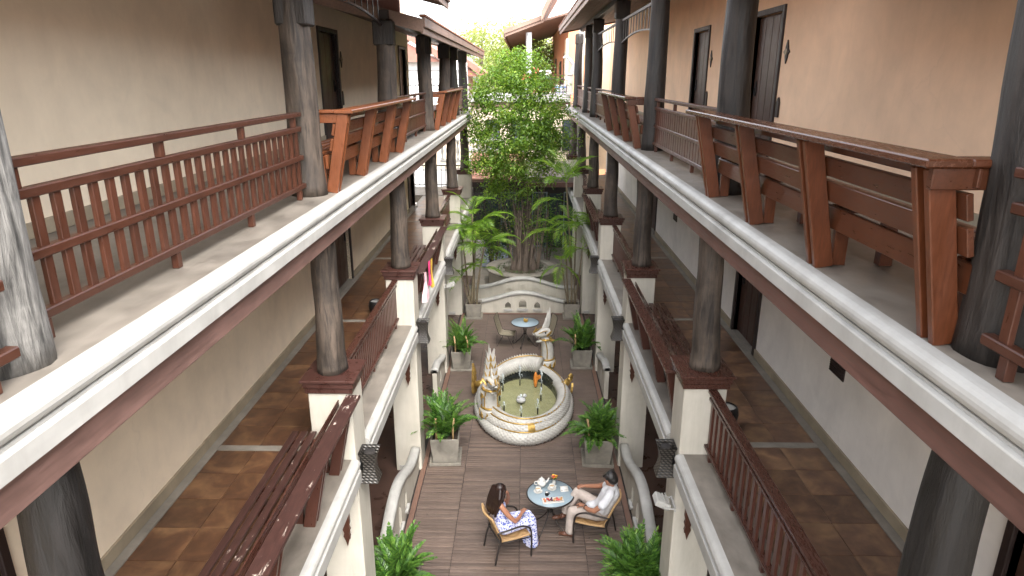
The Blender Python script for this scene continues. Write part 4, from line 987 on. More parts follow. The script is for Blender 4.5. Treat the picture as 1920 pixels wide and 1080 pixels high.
    def neck(base, face, h, lean, headz, crest, rbase, rtop, name):
        face = Vector(face).normalized(); side = Vector((-face.y, face.x, 0)); B = Vector(base)
        n = 40; k = 32; m = MB(); vs = []; belly = []
        for i in range(n+1):
            t = i/n; c = B+Vector((0,0,h*t))+face*(lean*math.sin(t*pi*.9)*-1+.10*t*t); r = rbase+(rtop-rbase)*t+.02*math.sin(t*pi)
            for j in range(k):
                A = 2*pi*j/k; a = t*h/.075; b = A/(2*pi)*8; hh = (1-abs(2*((a+b)%1)-1))*(1-abs(2*((a-b)%1)-1))
                if math.cos(A) > .55: hh = .6*(1-((t*h/.055) % 1))
                rr = r*(1+.07*(hh-.4)); vs.append(c+face*rr*.95*math.cos(A)+side*rr*math.sin(A))
        m.add(vs, [(i*k+j, i*k+(j+1)%k, (i+1)*k+(j+1)%k, (i+1)*k+j) for i in range(n) for j in range(k)]+[tuple(range(n*k,(n+1)*k))], True)
        no = m.build(name, M['naga_white'], root)
        g_ = MB()
        for sg in (-1, 1):
            A = sg*.95; pts = []
            for i in range(0, n+1, 2): pts.append(vs[i*k+int((A/(2*pi))%1*k)])
            g_.tube(pts, .016, 6)
        for zz, rr, hh in ((0.02, 1.12, .05), (.10, 1.10, .035), (h*.93, 1.15, .05)):
            t = zz/h; c = B+Vector((0,0,zz))+face*(-lean*math.sin(t*pi*.9)+.10*t*t); r = rbase+(rtop-rbase)*t+.02
            g_.lathe([(r*1.0,-hh/2),(r*rr,-hh/3),(r*rr*1.04,0),(r*rr,hh/3),(r*1.0,hh/2)], 28, c)
        g_.build('gold_trim', M['gold'], no)
        cu = MB(); c0 = B+Vector((0,0,-.02)); cu.lathe([(rbase*1.18,-.14),(rbase*1.32,-.05),(rbase*1.36,.06),(rbase*1.22,.10),(rbase*1.1,.09)], 28, c0); cu.build('neck_collar', M['naga_white'], no)
        pt = MB()
        for j in range(10): A = 2*pi*j/10; dd = face*math.cos(A)+side*math.sin(A); flame(pt, c0+dd*rbase*1.36+Vector((0,0,-.10)), (0,0,1), .1, .17, .02, dd.cross(Vector((0,0,1))))
        pt.build('collar_petals', M['gold'], no)
        return no, B+Vector((0,0,h))+face*.10, face, side
    def head(no, P, face, side, s_, crest):
        hd = MB(); F = lambda a, b, c: P+face*a*s_+side*b*s_+Vector((0,0,c*s_))
        # skull and upper jaw as a lofted snout
        secs = [(-.14,.10,.05,.22),(-.02,.145,-.02,.26),(.10,.12,.0,.22),(.22,.085,.04,.18),(.32,.075,.08,.20),(.37,.05,.13,.20)]
        vs = []; k = 14
        for (a, w, z0, z1) in secs:
            for j in range(k): A = 2*pi*j/k; vs.append(F(a, w*math.cos(A), (z0+z1)/2+(z1-z0)/2*math.sin(A)))
        hd.add(vs, [(i*k+j, (i+1)*k+j, (i+1)*k+(j+1)%k, i*k+(j+1)%k) for i in range(len(secs)-1) for j in range(k)]+[tuple(range(k))[::-1], tuple(range((len(secs)-1)*k, len(secs)*k))], True)
        vs = []
        for (a, w, z0, z1) in [(-.06,.10,-.10,.02),(.08,.085,-.13,-.05),(.20,.06,-.13,-.075),(.27,.03,-.11,-.075)]:
            for j in range(k): A = 2*pi*j/k; vs.append(F(a, w*math.cos(A), (z0+z1)/2+(z1-z0)/2*math.sin(A)))
        hd.add(vs, [(i*k+j, (i+1)*k+j, (i+1)*k+(j+1)%k, i*k+(j+1)%k) for i in range(3) for j in range(k)]+[tuple(range(k))[::-1], tuple(range(3*k, 4*k))], True)
        for b in (-.05, .05):
            for a in (.14, .22): hd.tube([F(a,b,.04), F(a,b,-.03)], [.014*s_, .002], 5)
        ho = hd.build('head', M['naga_white'], no)
        ey = MB()
        for b in (-.115, .115): ey.sphere(F(.05,b,.15), .028*s_, 10, 8)
        ey.build('eye', M['black'], ho)
        gd = MB()
        for b in (-1, 1):
            flame(gd, F(-.02,b*.12,.04), side*b*.45+Vector((0,0,.8))-face*.3, .09*s_, .20*s_, .03, face)
            flame(gd, F(-.10,b*.12,-.10), side*b*.6-face*.6+Vector((0,0,.1)), .09*s_, .15*s_, .03, Vector((0,0,1)))
            gd.tube([F(.0,b*.13,.2), F(.14,b*.11,.2), F(.26,b*.08,.17)], .014*s_, 6)
        flame(gd, F(.34,0,.19), Vector((0,0,1))-face*.4, .09*s_, .15*s_, .03, face)
        gd.build('gold_ornament', M['gold'], ho)
        cr_ = MB()
        for i, (a, h_, w_) in enumerate(((.06,.34,.13),(-.02,.55,.16),(-.09,crest/s_,.17))):
            b = F(a,0,.2)
            # tapered pointed crest blades
            vs = []; kk = 8; nn = 10
            for q in range(nn+1):
                t = q/nn; c = b+Vector((0,0,h_*s_*t))-face*(.10*s_*math.sin(t*1.8)); ra = w_*s_*(.55+.45*math.sin(min(1,t*2.2)*1.57))*(1-t)**.8*.62+.004
                for j in range(kk): A = 2*pi*j/kk; vs.append(c+face*ra*math.cos(A)+side*ra*.5*math.sin(A))
            cr_.add(vs, [(q*kk+j, q*kk+(j+1)%kk, (q+1)*kk+(j+1)%kk, (q+1)*kk+j) for q in range(nn) for j in range(kk)], True)
        cr_.build('crest', M['naga_white'], ho)
    no, P, f, sd = neck((-.76, -.93, .42), (.35, -1, 0), .62, .06, 1.2, .75, .185, .15, 'neck')
    head(no, P+Vector((0,0,.02)), Vector((.35,-1,0)).normalized(), sd, .95, .78)
    # tall ornate nape behind the near head
    np_ = MB(); ng = MB(); pf = Vector((.35,-1,0)).normalized(); ps = Vector((-pf.y, pf.x, 0))
    for i in range(6):
        z = .78+i*.175; w = .235-.032*i; c = P.copy()-pf*(.10-.004*i); c.z = z
        for sg in (-1, 1): flame(np_, c+ps*sg*w*.52, Vector((0,0,1))+ps*sg*.22, w*1.0, .28, .09, ps*sg)
        flame(np_, c, (0,0,1), w*1.25, .30, w*.8, ps)
        flame(ng, c+pf*w*.45, (0,0,1), w*.9, .17, .03, ps)
        for sg in (-1, 1): flame(ng, c+ps*sg*w*.8+pf*.03, Vector((0,0,1))+ps*sg*.3, w*.35, .15, .05, ps*sg)
    np_.build('nape', M['naga_white'], no); ng.build('nape_gold', M['gold'], no)
    no, P, f, sd = neck((.60, 1.62, .50), (-.75, -.6, 0), .72, .05, 1.2, .6, .165, .125, 'neck')
    head(no, P+Vector((0,0,.02)), Vector((-.75,-.6,0)).normalized(), sd, .95, .58)
    tl = MB()
    for i in range(4): flame(tl, (-1.24, .55+.05*i, .12+.14*i), (-.15,.05,1), .2-.03*i, .30, .06, (.4,1,0))
    tl.tube([(-.98,.45,.42),(-1.12,.5,.38),(-1.24,.58,.3)], [.10,.09,.06], 10); tl.build('tail_flame', M['gold'], root)
    tr = MB(); tr.tube([(.95,.35,.42),(1.06,.45,.45),(1.14,.55,.52)], [.10,.09,.05], 10)
    for i in range(6): A = i*pi/3; tr.sphere((1.15+.03*math.cos(A), .5+.07*math.cos(A), .56+.07*math.sin(A)), .05, 8, 6)
    flame(tr, (1.18,.45,.2), (.1,-.1,1), .14, .26, .05, (0,1,0)); tr.build('tail_flower', M['gold'], root)
M['fish'] = stdmat('orange_glaze', (.55,.19,.03), .35, .25, 10, bmp=.05)
naga_fountain()
# ================================================================== FURNITURE ON THE DECK
def arc_pts(pts, n=6):
    """Catmull-Rom through points"""
    P = [Vector(p) for p in pts]; out = []
    for i in range(len(P)-1):
        a, b, c, d = P[max(i-1,0)], P[i], P[i+1], P[min(i+2,len(P)-1)]
        for k in range(n):
            t = k/n; out.append(.5*((2*b)+(c-a)*t+(2*a-5*b+4*c-d)*t*t+(3*b-a-3*c+d)*t**3))
    out.append(P[-1]); return out
def bistro_table(label, x, y, rz):
    root = thing('bistro_table', label, 'table', (x, y, .004), rz)
    m = MB(); m.lathe([(0,.722),(.405,.722),(.408,.728),(.405,.735),(0,.735)], 48); m.build('glass_top', M['table_glass'], root)
    m = MB(); m.tube([(.412*math.cos(a), .412*math.sin(a), .726) for a in [2*math.pi*i/48 for i in range(48)]], .014, 8, closed=True)
    m.tube([(.2*math.cos(a), .2*math.sin(a), .703) for a in [2*math.pi*i/24 for i in range(24)]], .008, 6, closed=True); m.build('rim', M['iron'], root)
    for k in range(4):
        a = R(45+90*k); c, s_ = math.cos(a), math.sin(a); m = MB()
        pr = [(.30,.70),(.12,.66),(.05,.52),(.04,.40),(.10,.26),(.22,.12),(.33,.02),(.38,.02),(.40,.06),(.37,.09),(.345,.065)]
        m.tube(arc_pts([(r*c, r*s_, z) for r, z in pr]), .010, 7); m.build('leg', M['iron'], root)
    m = MB(); m.lathe([(.0,.36),(.055,.37),(.055,.40),(0,.41)], 14); m.build('hub', M['iron'], root)
    return root
bistro_table('round glass bistro table set with tea and fruit between the couple', .49, 9.96, R(10))
bistro_table('round glass bistro table with a small gold flower bowl, behind the fountain', .05, 18.42, R(25))
def arm_chair(label, x, y, rz):
    root = thing('rattan_armchair', label, 'chair', (x, y, .004), rz, 'honey rattan armchairs')
    def sheet(name, f, nu, nv, th, mat):
        m = MB(); vs = []; 
        for i in range(nu+1):
            for j in range(nv+1): vs.append(Vector(f(i/nu, j/nv)))
        n = len(vs); W = nv+1; nr = []
        for i in range(nu+1):
            for j in range(nv+1):
                a = vs[min(i+1,nu)*W+j]-vs[max(i-1,0)*W+j]; b = vs[i*W+min(j+1,nv)]-vs[i*W+max(j-1,0)]; nr.append(a.cross(b).normalized())
        v2 = [v-q*th for v, q in zip(vs, nr)]
        fs = []
        for i in range(nu):
            for j in range(nv):
                q = (i*W+j, (i+1)*W+j, (i+1)*W+j+1, i*W+j+1); fs.append(q); fs.append(tuple(n+k for k in q[::-1]))
        for i in range(nu):
            for j, fl in ((0, 1), (nv, 0)):
                q = (i*W+j, (i+1)*W+j, n+(i+1)*W+j, n+i*W+j); fs.append(q[::-1] if fl else q)
        for j in range(nv):
            for i, fl in ((0, 0), (nu, 1)):
                q = (i*W+j, i*W+j+1, n+i*W+j+1, n+i*W+j); fs.append(q[::-1] if fl else q)
        m.add(vs+v2, fs, True); return m.build(name, mat, root)
    seat = lambda u, v: (-.24+.5*u, -.25+.5*v, .425-.02*math.sin(math.pi*u)-.018*math.sin(math.pi*v)-.03*max(0,u-.8)*5*.5)
    back = lambda u, v: (-.23-.16*u-.05*math.sin(math.pi*v)*(.5+.5*u), (-.25+.5*v)*(1-.06*u), .44+.43*u)
    sheet('seat', seat, 10, 10, .018, M['rattan']); sheet('backrest', back, 10, 10, .018, M['rattan'])
    e = MB()
    e.tube(arc_pts([back(0,0), back(.5,0), back(.94,0.0), back(1,.05), back(1,.3), back(1,.5), back(1,.7), back(1,.95), back(.94,1), back(.5,1), back(0,1)], 4), .019, 8)
    e.tube(arc_pts([seat(0,0), seat(.5,0), seat(.95,0), seat(1,.06), seat(1,.5), seat(1,.94), seat(.95,1), seat(.5,1), seat(0,1)], 4), .017, 8)
    e.build('rolled_edge', M['rattan'], root)
    for sg in (-1, 1):
        m = MB(); m.tube(arc_pts([(.28,sg*.29,.0), (.285,sg*.29,.35), (.25,sg*.29,.56), (.10,sg*.29,.645), (-.12,sg*.285,.63), (-.31,sg*.262,.60)], 6), .016, 8); m.build('leg', M['iron'], root)
        m = MB(); m.tube(arc_pts([(-.36,sg*.265,0), (-.31,sg*.262,.25), (-.255,sg*.258,.46), (-.31,sg*.262,.60)], 6), .016, 8); m.build('leg', M['iron'], root)
        m = MB(); m.tube([(-.28,sg*.262,.395),(.285,sg*.285,.385)], .011, 6); m.build('side_rail', M['iron'], root)
    m = MB(); m.tube([(.27,-.285,.385),(.27,.285,.385)], .011, 6); m.tube([(-.27,-.26,.395),(-.27,.26,.395)], .011, 6); m.build('cross_rail', M['iron'], root)
    return root
arm_chair('honey rattan armchair on the left with the woman sitting in it', -.22, 9.39, R(24))
arm_chair('honey rattan armchair on the right with the man sitting in it', 1.24, 9.78, R(163))
def side_chair(label, x, y, rz):
    root = thing('rattan_side_chair', label, 'chair', (x, y, .004), rz, 'grey rattan chairs at the far table')
    m = MB(); vs = []; W = 9; n = 12
    pts = [(.24,.41),(.12,.40),(0,.395),(-.12,.40),(-.18,.43),(-.21,.5),(-.24,.6),(-.28,.72),(-.31,.84),(-.33,.93),(-.335,.96)]
    for (x_, z_) in pts:
        for j in range(W):
            v = j/(W-1)*2-1; w = .22 if z_ < .7 else .22-.02*((z_-.7)/.26)**2*3
            if z_ > .94: w = .15
            vs.append((x_, v*w, z_-.015*(1-v*v) if z_ < .45 else z_))
    N = len(vs); vs += [(a-.018*(1 if c > .45 else 0), b, c-.018*(1 if c <= .45 else 0)) for a, b, c in vs]
    fs = []
    for i in range(len(pts)-1):
        for j in range(W-1):
            q = (i*W+j, i*W+j+1, (i+1)*W+j+1, (i+1)*W+j); fs += [q, tuple(N+k for k in q[::-1])]
        for j in (0, W-1): fs.append((i*W+j, (i+1)*W+j, N+(i+1)*W+j, N+i*W+j))
    for i in (0, len(pts)-1):
        for j in range(W-1): fs.append((i*W+j, i*W+j+1, N+i*W+j+1, N+i*W+j))
    m.add(vs, fs, True); m.build('woven_shell', M['rattan_grey'], root)
    e = MB()
    e.tube(arc_pts([(x_, .225, z_) for x_, z_ in pts[:-1]]+[(-.335,.12,.965),(-.335,-.12,.965)]+[(x_, -.225, z_) for x_, z_ in pts[:-1][::-1]], 3), .009, 6); e.build('edge_frame', M['iron'], root)
    for sg in (-1, 1):
        for (fx, mx) in ((.25, .08), (-.24, -.06)):
            l = MB(); l.tube([(fx,sg*.21,.40),(fx*1.05,sg*.23,.01),(mx,sg*.215,.39)], .007, 6); l.build('leg', M['iron'], root)
    return root
side_chair('grey rattan chair on the left of the far glass table', -.50, 18.40, R(-12))
side_chair('grey rattan chair on the right of the far glass table, behind the naga head', .62, 18.35, R(200))
# ---------------------------------------------------------------- things on the tables
T = .004+.7365
def on_table(name, label, cat, x, y, rz=0, z=T, group=None): return thing(name, label, cat, (x, y, z), rz, group)
r = on_table('teapot', 'white porcelain teapot at the far side of the tea table', 'teapot', .34, 10.17, R(20))
m = MB(); m.lathe([(0,.0),(.05,.0),(.075,.03),(.085,.065),(.075,.10),(.05,.125),(.045,.13)], 24); m.build('pot_body', M['porcelain'], r)
m = MB(); m.lathe([(.055,.128),(.05,.14),(.03,.155),(.012,.163),(.016,.175),(.010,.186),(0,.188)], 20); m.build('lid', M['porcelain'], r)
m = MB(); m.tube(arc_pts([(.07,0,.05),(.11,0,.075),(.13,0,.12),(.145,0,.13)]), [.022,.021,.02,.019,.018,.017,.016,.016,.015,.014,.013,.012,.012,.011,.011,.010,.010,.009,.009][:19], 8); m.build('spout', M['porcelain'], r)
m = MB(); m.tube(arc_pts([(-.07,0,.10),(-.12,0,.115),(-.135,0,.07),(-.08,0,.04)]), .009, 7); m.build('handle', M['porcelain'], r)
def cup(label, x, y, rz):
    r = on_table('tea_cup', label, 'cup', x, y, rz, T, 'tea cups')
    m = MB(); m.lathe([(0,0),(.04,.0),(.06,.008),(.078,.016),(.08,.019),(.06,.013),(.035,.008),(0,.008)], 28); m.build('saucer', M['porcelain'], r)
    m = MB(); m.lathe([(0,.01),(.026,.01),(.034,.022),(.046,.05),(.05,.078),(.047,.078),(.042,.05),(.028,.022),(0,.018)], 24); m.build('cup', M['porcelain'], r)
    m = MB(); m.lathe([(.0,.06),(.0435,.06)], 20); m.f[-1:] = []; m.m[-1:] = []; m.sm[-1:] = []; m.build('coffee', M['coffee'], r)
    m = MB(); m.tube(arc_pts([(.046,0,.066),(.075,0,.062),(.07,0,.035),(.038,0,.032)]), .006, 6); m.build('handle', M['porcelain'], r)
M['coffee'] = plain('milky_coffee', (.42,.30,.18), .3)
cup('white cup and saucer on the left of the tea table, nearer the woman', .275, 9.99, R(-30)); cup('white cup and saucer in the middle of the tea table before the flowers', .52, 10.08, R(15))
r = on_table('milk_jug', 'small dark jug of milk beside the fruit plate', 'jug', .425, 9.895, 0)
m = MB(); m.lathe([(0,0),(.03,0),(.036,.02),(.033,.05),(.03,.065),(.027,.065),(.03,.05),(0,.05)], 18); m.build('jug_body', M['black'], r)
m = MB(); m.lathe([(0,.058),(.0285,.058)], 16); m.f[-1:] = []; m.m[-1:] = []; m.sm[-1:] = []; m.build('milk', M['porcelain'], r)
m = MB(); m.tube(arc_pts([(.033,0,.055),(.055,0,.045),(.033,0,.015)]), .005, 6); m.build('handle', M['black'], r)
r = on_table('fruit_plate', 'long white plate of fruit and sweets at near edge of the tea table', 'plate', .525, 9.735, R(10))
m = MB(); m.box(-.185,.185,-.075,.075,0,.012,.004)
for (a,b,c,d) in ((-.185,.185,-.075,-.062),(-.185,.185,.062,.075),(-.185,-.172,-.0615,.0615),(.172,.185,-.0615,.0615)): m.box(a,b,c,d,.0121,.024,.004)
m.build('plate_base', M['porcelain'], r)
FR = [('melon_slice',(.62,.22,.10)),('strawberry',(.45,.03,.03)),('grape_cluster',(.08,.01,.03)),('sponge_cake',(.55,.30,.14)),('watermelon_cube',(.55,.10,.09)),('pastry',(.50,.26,.10))]
rg = random.Random(8)
for i, (nm, col) in enumerate(FR):
    M[nm] = stdmat(nm+'_colour', col, .4, .35, 30, bmp=.2); m = MB(); cx = -.135+.054*i
    for _ in range(5):
        m.sphere((cx+rg.uniform(-.02,.02), rg.uniform(-.035,.035), .014+rg.uniform(.012,.026)), rg.uniform(.013,.021), 8, 6, (1, rg.uniform(.8,1.4), .85))
    m.build(nm, M[nm], r)
def bouquet(r, cols, R_, n, zc, seed):
    rg = random.Random(seed)
    for i, (nm, col) in enumerate(cols):
        M[nm] = stdmat(nm+'_petals', col, .5, .25, 30, bmp=.1); m = MB()
        for _ in range(n):
            a = rg.uniform(0,6.28); q = R_*math.sqrt(rg.random()); c = Vector((q*math.cos(a), q*math.sin(a), zc+rg.uniform(-.02,.035)))
            for k in range(7):
                b = k*.9; leaf(m, c, Vector((math.cos(b), math.sin(b), .6)), Vector((0,0,1)), .03, .024)
        m.build(nm, M[nm], r)
r = on_table('flower_vase', 'small vase of orange and red flowers on the tea table', 'flower vase', .565, 10.24, 0)
m = MB(); m.lathe([(0,0),(.03,0),(.038,.03),(.025,.07),(.03,.09),(.026,.09),(.022,.07),(0,.06)], 18); m.build('vase', M['porcelain'], r)
m = MB(); rg = random.Random(2)
for _ in range(26): leaf(m, Vector((0,0,.08)), Vector((rg.uniform(-1,1),rg.uniform(-1,1),rg.uniform(.3,1.3))), Vector((0,0,1)), .09, .025)
m.build('leaves', M['leaf_pot'], r)
bouquet(r, [('orange_flowers',(.75,.22,.02)),('red_flowers',(.55,.05,.04)),('yellow_flowers',(.75,.50,.06)),('white_flowers',(.7,.66,.55))], .055, 5, .14, 4)
r = on_table('menu_card', 'folded white card with small dark print on the right of the tea table', 'card', .735, 10.06, R(8))
m = MB()
cur = [(-.06,.0),(-.035,.012),(-.01,.03),(.02,.045),(.05,.04),(.068,.02)]
m.prism([(a, .004+b) for a, b in cur]+[(a, .001+b) for a, b in cur[::-1]], lambda a, z: (-.07, a, z), lambda a, z: (.07, a, z), True); m.build('card_sheet', M['porcelain'], r)
m = MB(); m.obox((-.045,-.033,.0175), ((1,0,0),(0,.86,.5),(0,-.5,.86)), (.012,.008,.0006)); m.obox((.02,-.033,.0175), ((1,0,0),(0,.86,.5),(0,-.5,.86)), (.03,.003,.0006)); m.build('print', M['black'], r)
r = on_table('flower_bowl', 'small bowl of golden flowers on the far glass table', 'flower bowl', .07, 18.44, 0)
m = MB(); m.lathe([(0,0),(.04,0),(.07,.03),(.075,.05),(.07,.05),(.05,.02),(0,.015)], 20); m.build('bowl', M['gold'], r); bouquet(r, [('golden_flowers',(.70,.42,.04))], .06, 14, .05, 6)
# ================================================================== PEOPLE
def frustum(mb, a, b, ra, rb, n=14): mb.tube([a, b], [ra, rb], n)
def chain(mb, pts, n=14):
    for (p, r_) in pts: mb.sphere(p, r_, n, 10)
    for (a, ra), (b, rb) in zip(pts[:-1], pts[1:]): frustum(mb, a, b, ra, rb, n)
def skinned(name, mb, mat, parent, voxel, it=4):
    o = mb.build(name, mat, parent); md = o.modifiers.new('remesh', 'REMESH'); md.mode = 'VOXEL'; md.voxel_size = voxel; md.use_smooth_shade = True
    sm = o.modifiers.new('smooth', 'SMOOTH'); sm.factor = .5; sm.iterations = it; return o
def hand(mb, wrist, d, nrm, curl=.5, left=1):
    """palm and five fingers: d along the hand, nrm out of the palm"""
    d = Vector(d).normalized(); nrm = (Vector(nrm)-d*Vector(nrm).dot(d)).normalized(); s_ = d.cross(nrm)*left; w = Vector(wrist)
    for k in (-.024, -.008, .008, .024): chain(mb, [(w+s_*k*.6, .016), (w+d*.045+s_*k, .015), (w+d*.085+s_*k, .013)], 8)
    for k, L in ((-.028, .058), (-.0095, .072), (.0095, .08), (.028, .07)):
        p0 = w+d*.088+s_*k; a1 = (d*math.cos(curl*.6)+nrm*math.sin(curl*.6)); a2 = (d*math.cos(curl*1.5)+nrm*math.sin(curl*1.5)); a3 = (d*math.cos(curl*2.2)+nrm*math.sin(curl*2.2))
        p1 = p0+a1*L*.45; p2 = p1+a2*L*.32; p3 = p2+a3*L*.25; chain(mb, [(p0,.0095),(p1,.009),(p2,.0085),(p3,.0075)], 8)
    p0 = w+d*.03+s_*.034; chain(mb, [(p0,.013), (p0+(d*.6+s_*.55+nrm*.3)*.04,.0105), (p0+(d*.85+s_*.55+nrm*.6)*.065,.009)], 8)
def headshape(mb, c, face, up, s_=1.0):
    c = Vector(c); f = Vector(face).normalized(); up = Vector(up); up = (up-f*up.dot(f)).normalized(); sd = up.cross(f)
    mb.sphere(c+up*.02*s_, .094*s_, 18, 14); mb.sphere(c+f*.018*s_-up*.02*s_, .083*s_, 16, 12); mb.sphere(c-f*.025*s_+up*.03*s_, .09*s_, 16, 12)
    chain(mb, [(c+f*.05*s_-up*.055*s_, .05*s_), (c+f*.062*s_-up*.09*s_, .034*s_)])
    chain(mb, [(c+f*.088*s_+up*.012*s_, .012*s_), (c+f*.107*s_-up*.022*s_, .015*s_)], 8)           # nose
    chain(mb, [(c+f*.092*s_-up*.052*s_-sd*.014*s_, .010*s_), (c+f*.092*s_-up*.052*s_+sd*.014*s_, .010*s_)], 8)   # lips
    for k in (-1, 1):
        chain(mb, [(c+sd*k*.092*s_+up*.012*s_, .014*s_), (c+sd*k*.094*s_-up*.022*s_, .011*s_)], 8)  # ears
        mb.sphere(c+f*.078*s_+sd*k*.033*s_+up*.028*s_, .018*s_, 8, 6)                                # brow
    return f, up, sd
def eyes(parent, c, f, up, sd, s_=1.0):
    m = MB(); c = Vector(c)
    for k in (-1, 1): m.sphere(c+f*.089*s_+sd*k*.034*s_+up*.008*s_, .011*s_, 8, 6, (1,1,.7))
    m.build('eye', M['hair_m'], parent)
# --- woman
w = thing('person', 'person with long dark hair in a blue floral dress sitting with hand at chin', 'person', (-.22, 9.39, .004), R(24))
b = MB(); V = Vector
hc = V((-.165,-.03,1.235)); fdir = V((.92,.25,-.12))
chain(b, [(V((-.13,0,.56)),.13), (V((-.17,0,.74)),.105), (V((-.20,0,.92)),.115), (V((-.205,0,1.02)),.085)])
chain(b, [(V((-.205,.13,1.035)),.05), (V((-.205,-.13,1.035)),.05)]); chain(b, [(V((-.20,-.01,1.05)),.048), (V((-.175,-.025,1.17)),.045)])
f, up, sd = headshape(b, hc, fdir, (0,0,1), .98)
chain(b, [(V((-.205,-.165,1.025)),.048), (V((-.10,-.235,.86)),.042), (V((.0,-.25,.745)),.036), (V((.10,-.18,.735)),.031), (V((.19,-.09,.745)),.025)]); hand(b, (.20,-.08,.745), (.75,.6,.05), (0,0,-1), .5, 1)
chain(b, [(V((-.205,.165,1.025)),.048), (V((-.05,.235,.86)),.041), (V((.06,.25,.76)),.036), (V((.05,.16,.92)),.031), (V((.005,.075,1.06)),.025)]); hand(b, (.0,.065,1.075), (-.35,-.35,.85), (-.8,-.3,-.3), .9, -1)
for k in (-1, 1): chain(b, [(V((-.10,k*.09,.53)),.085), (V((.15,k*.085,.53)),.075), (V((.36,k*.075,.52)),.055), (V((.36,k*.07,.30)),.05), (V((.37,k*.07,.10)),.036), (V((.40,k*.07,.04)),.034), (V((.50,k*.08,.03)),.026)])
body = skinned('body', b, M['skin'], w, .0068, 3); eyes(body, hc, f, up, sd)
d = MB(); chain(d, [(V((-.20,0,.93)),.13), (V((-.17,0,.75)),.118), (V((-.13,0,.57)),.15), (V((0,0,.555)),.155)])
for k in (-1, 1): chain(d, [(V((-.12,k*.08,.54)),.12), (V((.12,k*.085,.545)),.105), (V((.37,k*.075,.535)),.088)]); chain(d, [(V((.37,k*.075,.535)),.088), (V((.385,k*.08,.35)),.092), (V((.385,k*.085,.10)),.105)])
chain(d, [(V((.38,0,.53)),.085), (V((.39,0,.32)),.10), (V((.40,0,.11)),.11)]); chain(d, [(V((.1,0,.53)),.11), (V((.38,0,.52)),.09)])
for k in (-1, 1): chain(d, [(V((-.11,k*.07,1.0)),.018), (V((-.18,k*.09,1.085)),.014), (V((-.27,k*.08,1.03)),.016), (V((-.29,k*.06,.95)),.02)], 8)
for i in range(12):   # hem folds
    a = 2*math.pi*i/12; chain(d, [(V((.385+.085*math.cos(a),.13*math.sin(a),.32)),.024), (V((.39+.105*math.cos(a),.175*math.sin(a),.07)),.030)], 8)
skinned('dress', d, M['dress'], w, .011, 3)
h = MB(); hb = hc-f*.03
h.sphere(hc-f*.022+up*.032, .108, 16, 12)
for k in range(-4, 5):
    o = sd*k*.022; chain(h, [(hb+o*1.0+up*.05-f*.05,.045), (hb+o*1.3-up*.06-f*.072,.042), (V((-.275,-.02,1.06))+o*1.5,.040), (V((-.31,-.01,.93))+o*1.4+V((0,0,.02*math.cos(k*2))),.034), (V((-.315,0,.84))+o*1.1+V((0,0,.03*math.cos(k*2.3))),.018)], 8)
for k in (-1, 1): chain(h, [(hc+sd*k*.085+up*.04,.036), (hc+sd*k*.1-up*.05-f*.01,.03), (hc+sd*k*.105-up*.14-f*.03,.026)], 8)
skinned('hair', h, M['hair'], w, .009, 2)
for k in (-1, 1):
    m = MB(); chain(m, [(V((.36,k*.07,.025)),.028), (V((.52,k*.08,.022)),.024)], 10); m.build('shoe', M['navy'], w)
# --- man
p = thing('person', 'person in white shirt and cream trousers sitting cross legged, wearing a watch', 'person', (1.24, 9.78, .004), R(163))
b = MB(); hc = V((-.265,.03,1.225)); fdir = V((.85,-.32,-.22))
chain(b, [(V((-.13,0,.56)),.145), (V((-.20,0,.74)),.135), (V((-.27,0,.94)),.14), (V((-.285,0,1.02)),.10)]); chain(b, [(V((-.285,.155,1.03)),.062), (V((-.285,-.155,1.03)),.062)])
chain(b, [(V((-.29,.01,1.06)),.06), (V((-.275,.025,1.17)),.055)]); f, up, sd = headshape(b, hc, fdir, (0,0,1), 1.06)
chain(b, [(V((-.285,.20,1.01)),.06), (V((-.19,.275,.86)),.05), (V((-.06,.30,.73)),.044), (V((.05,.25,.70)),.038), (V((.15,.17,.70)),.029)]); hand(b, (.155,.165,.70), (.8,-.45,-.1), (-.1,0,-1), .6, 1)
chain(b, [(V((-.285,-.20,1.01)),.06), (V((-.14,-.30,.88)),.05), (V((-.02,-.33,.80)),.044), (V((.10,-.23,.84)),.037), (V((.20,-.13,.89)),.029)]); hand(b, (.205,-.125,.893), (.75,.55,.1), (.1,0,-1), .9, -1)
chain(b, [(V((-.10,.10,.54)),.10), (V((.36,.14,.53)),.07), (V((.37,.14,.12)),.045)]); chain(b, [(V((-.10,-.10,.54)),.10), (V((.31,-.07,.77)),.07), (V((.50,.04,.40)),.045)])
body = skinned('body', b, M['skin'], p, .0072, 3); eyes(body, hc, f, up, sd, 1.06)
d = MB(); chain(d, [(V((-.12,0,.585)),.168), (V((-.20,0,.74)),.158), (V((-.27,0,.93)),.16), (V((-.28,0,1.0)),.125)]); chain(d, [(V((-.285,.165,1.025)),.078), (V((-.285,-.165,1.025)),.078)])
for k in (-1, 1): chain(d, [(V((-.285,k*.19,1.015)),.078), (V((-.24,k*.245,.93)),.078), (V((-.19 if k > 0 else -.16,k*.285,.865)),.082)])
chain(d, [(V((-.05,.0,.60)),.13), (V((.05,.05,.62)),.10)]); chain(d, [(V((-.27,.07,1.085)),.03), (V((-.33,.0,1.105)),.03), (V((-.27,-.05,1.085)),.03)], 8)
skinned('shirt', d, M['linen'], p, .011, 3)
t = MB(); chain(t, [(V((-.14,0,.535)),.16), (V((-.05,0,.53)),.15)])
chain(t, [(V((-.08,.10,.535)),.118), (V((.15,.125,.54)),.10), (V((.365,.14,.53)),.083), (V((.375,.14,.33)),.082), (V((.38,.14,.13)),.085)])
chain(t, [(V((-.08,-.09,.55)),.118), (V((.12,-.09,.67)),.10), (V((.315,-.07,.78)),.082), (V((.41,-.015,.60)),.078), (V((.49,.035,.44)),.076)])
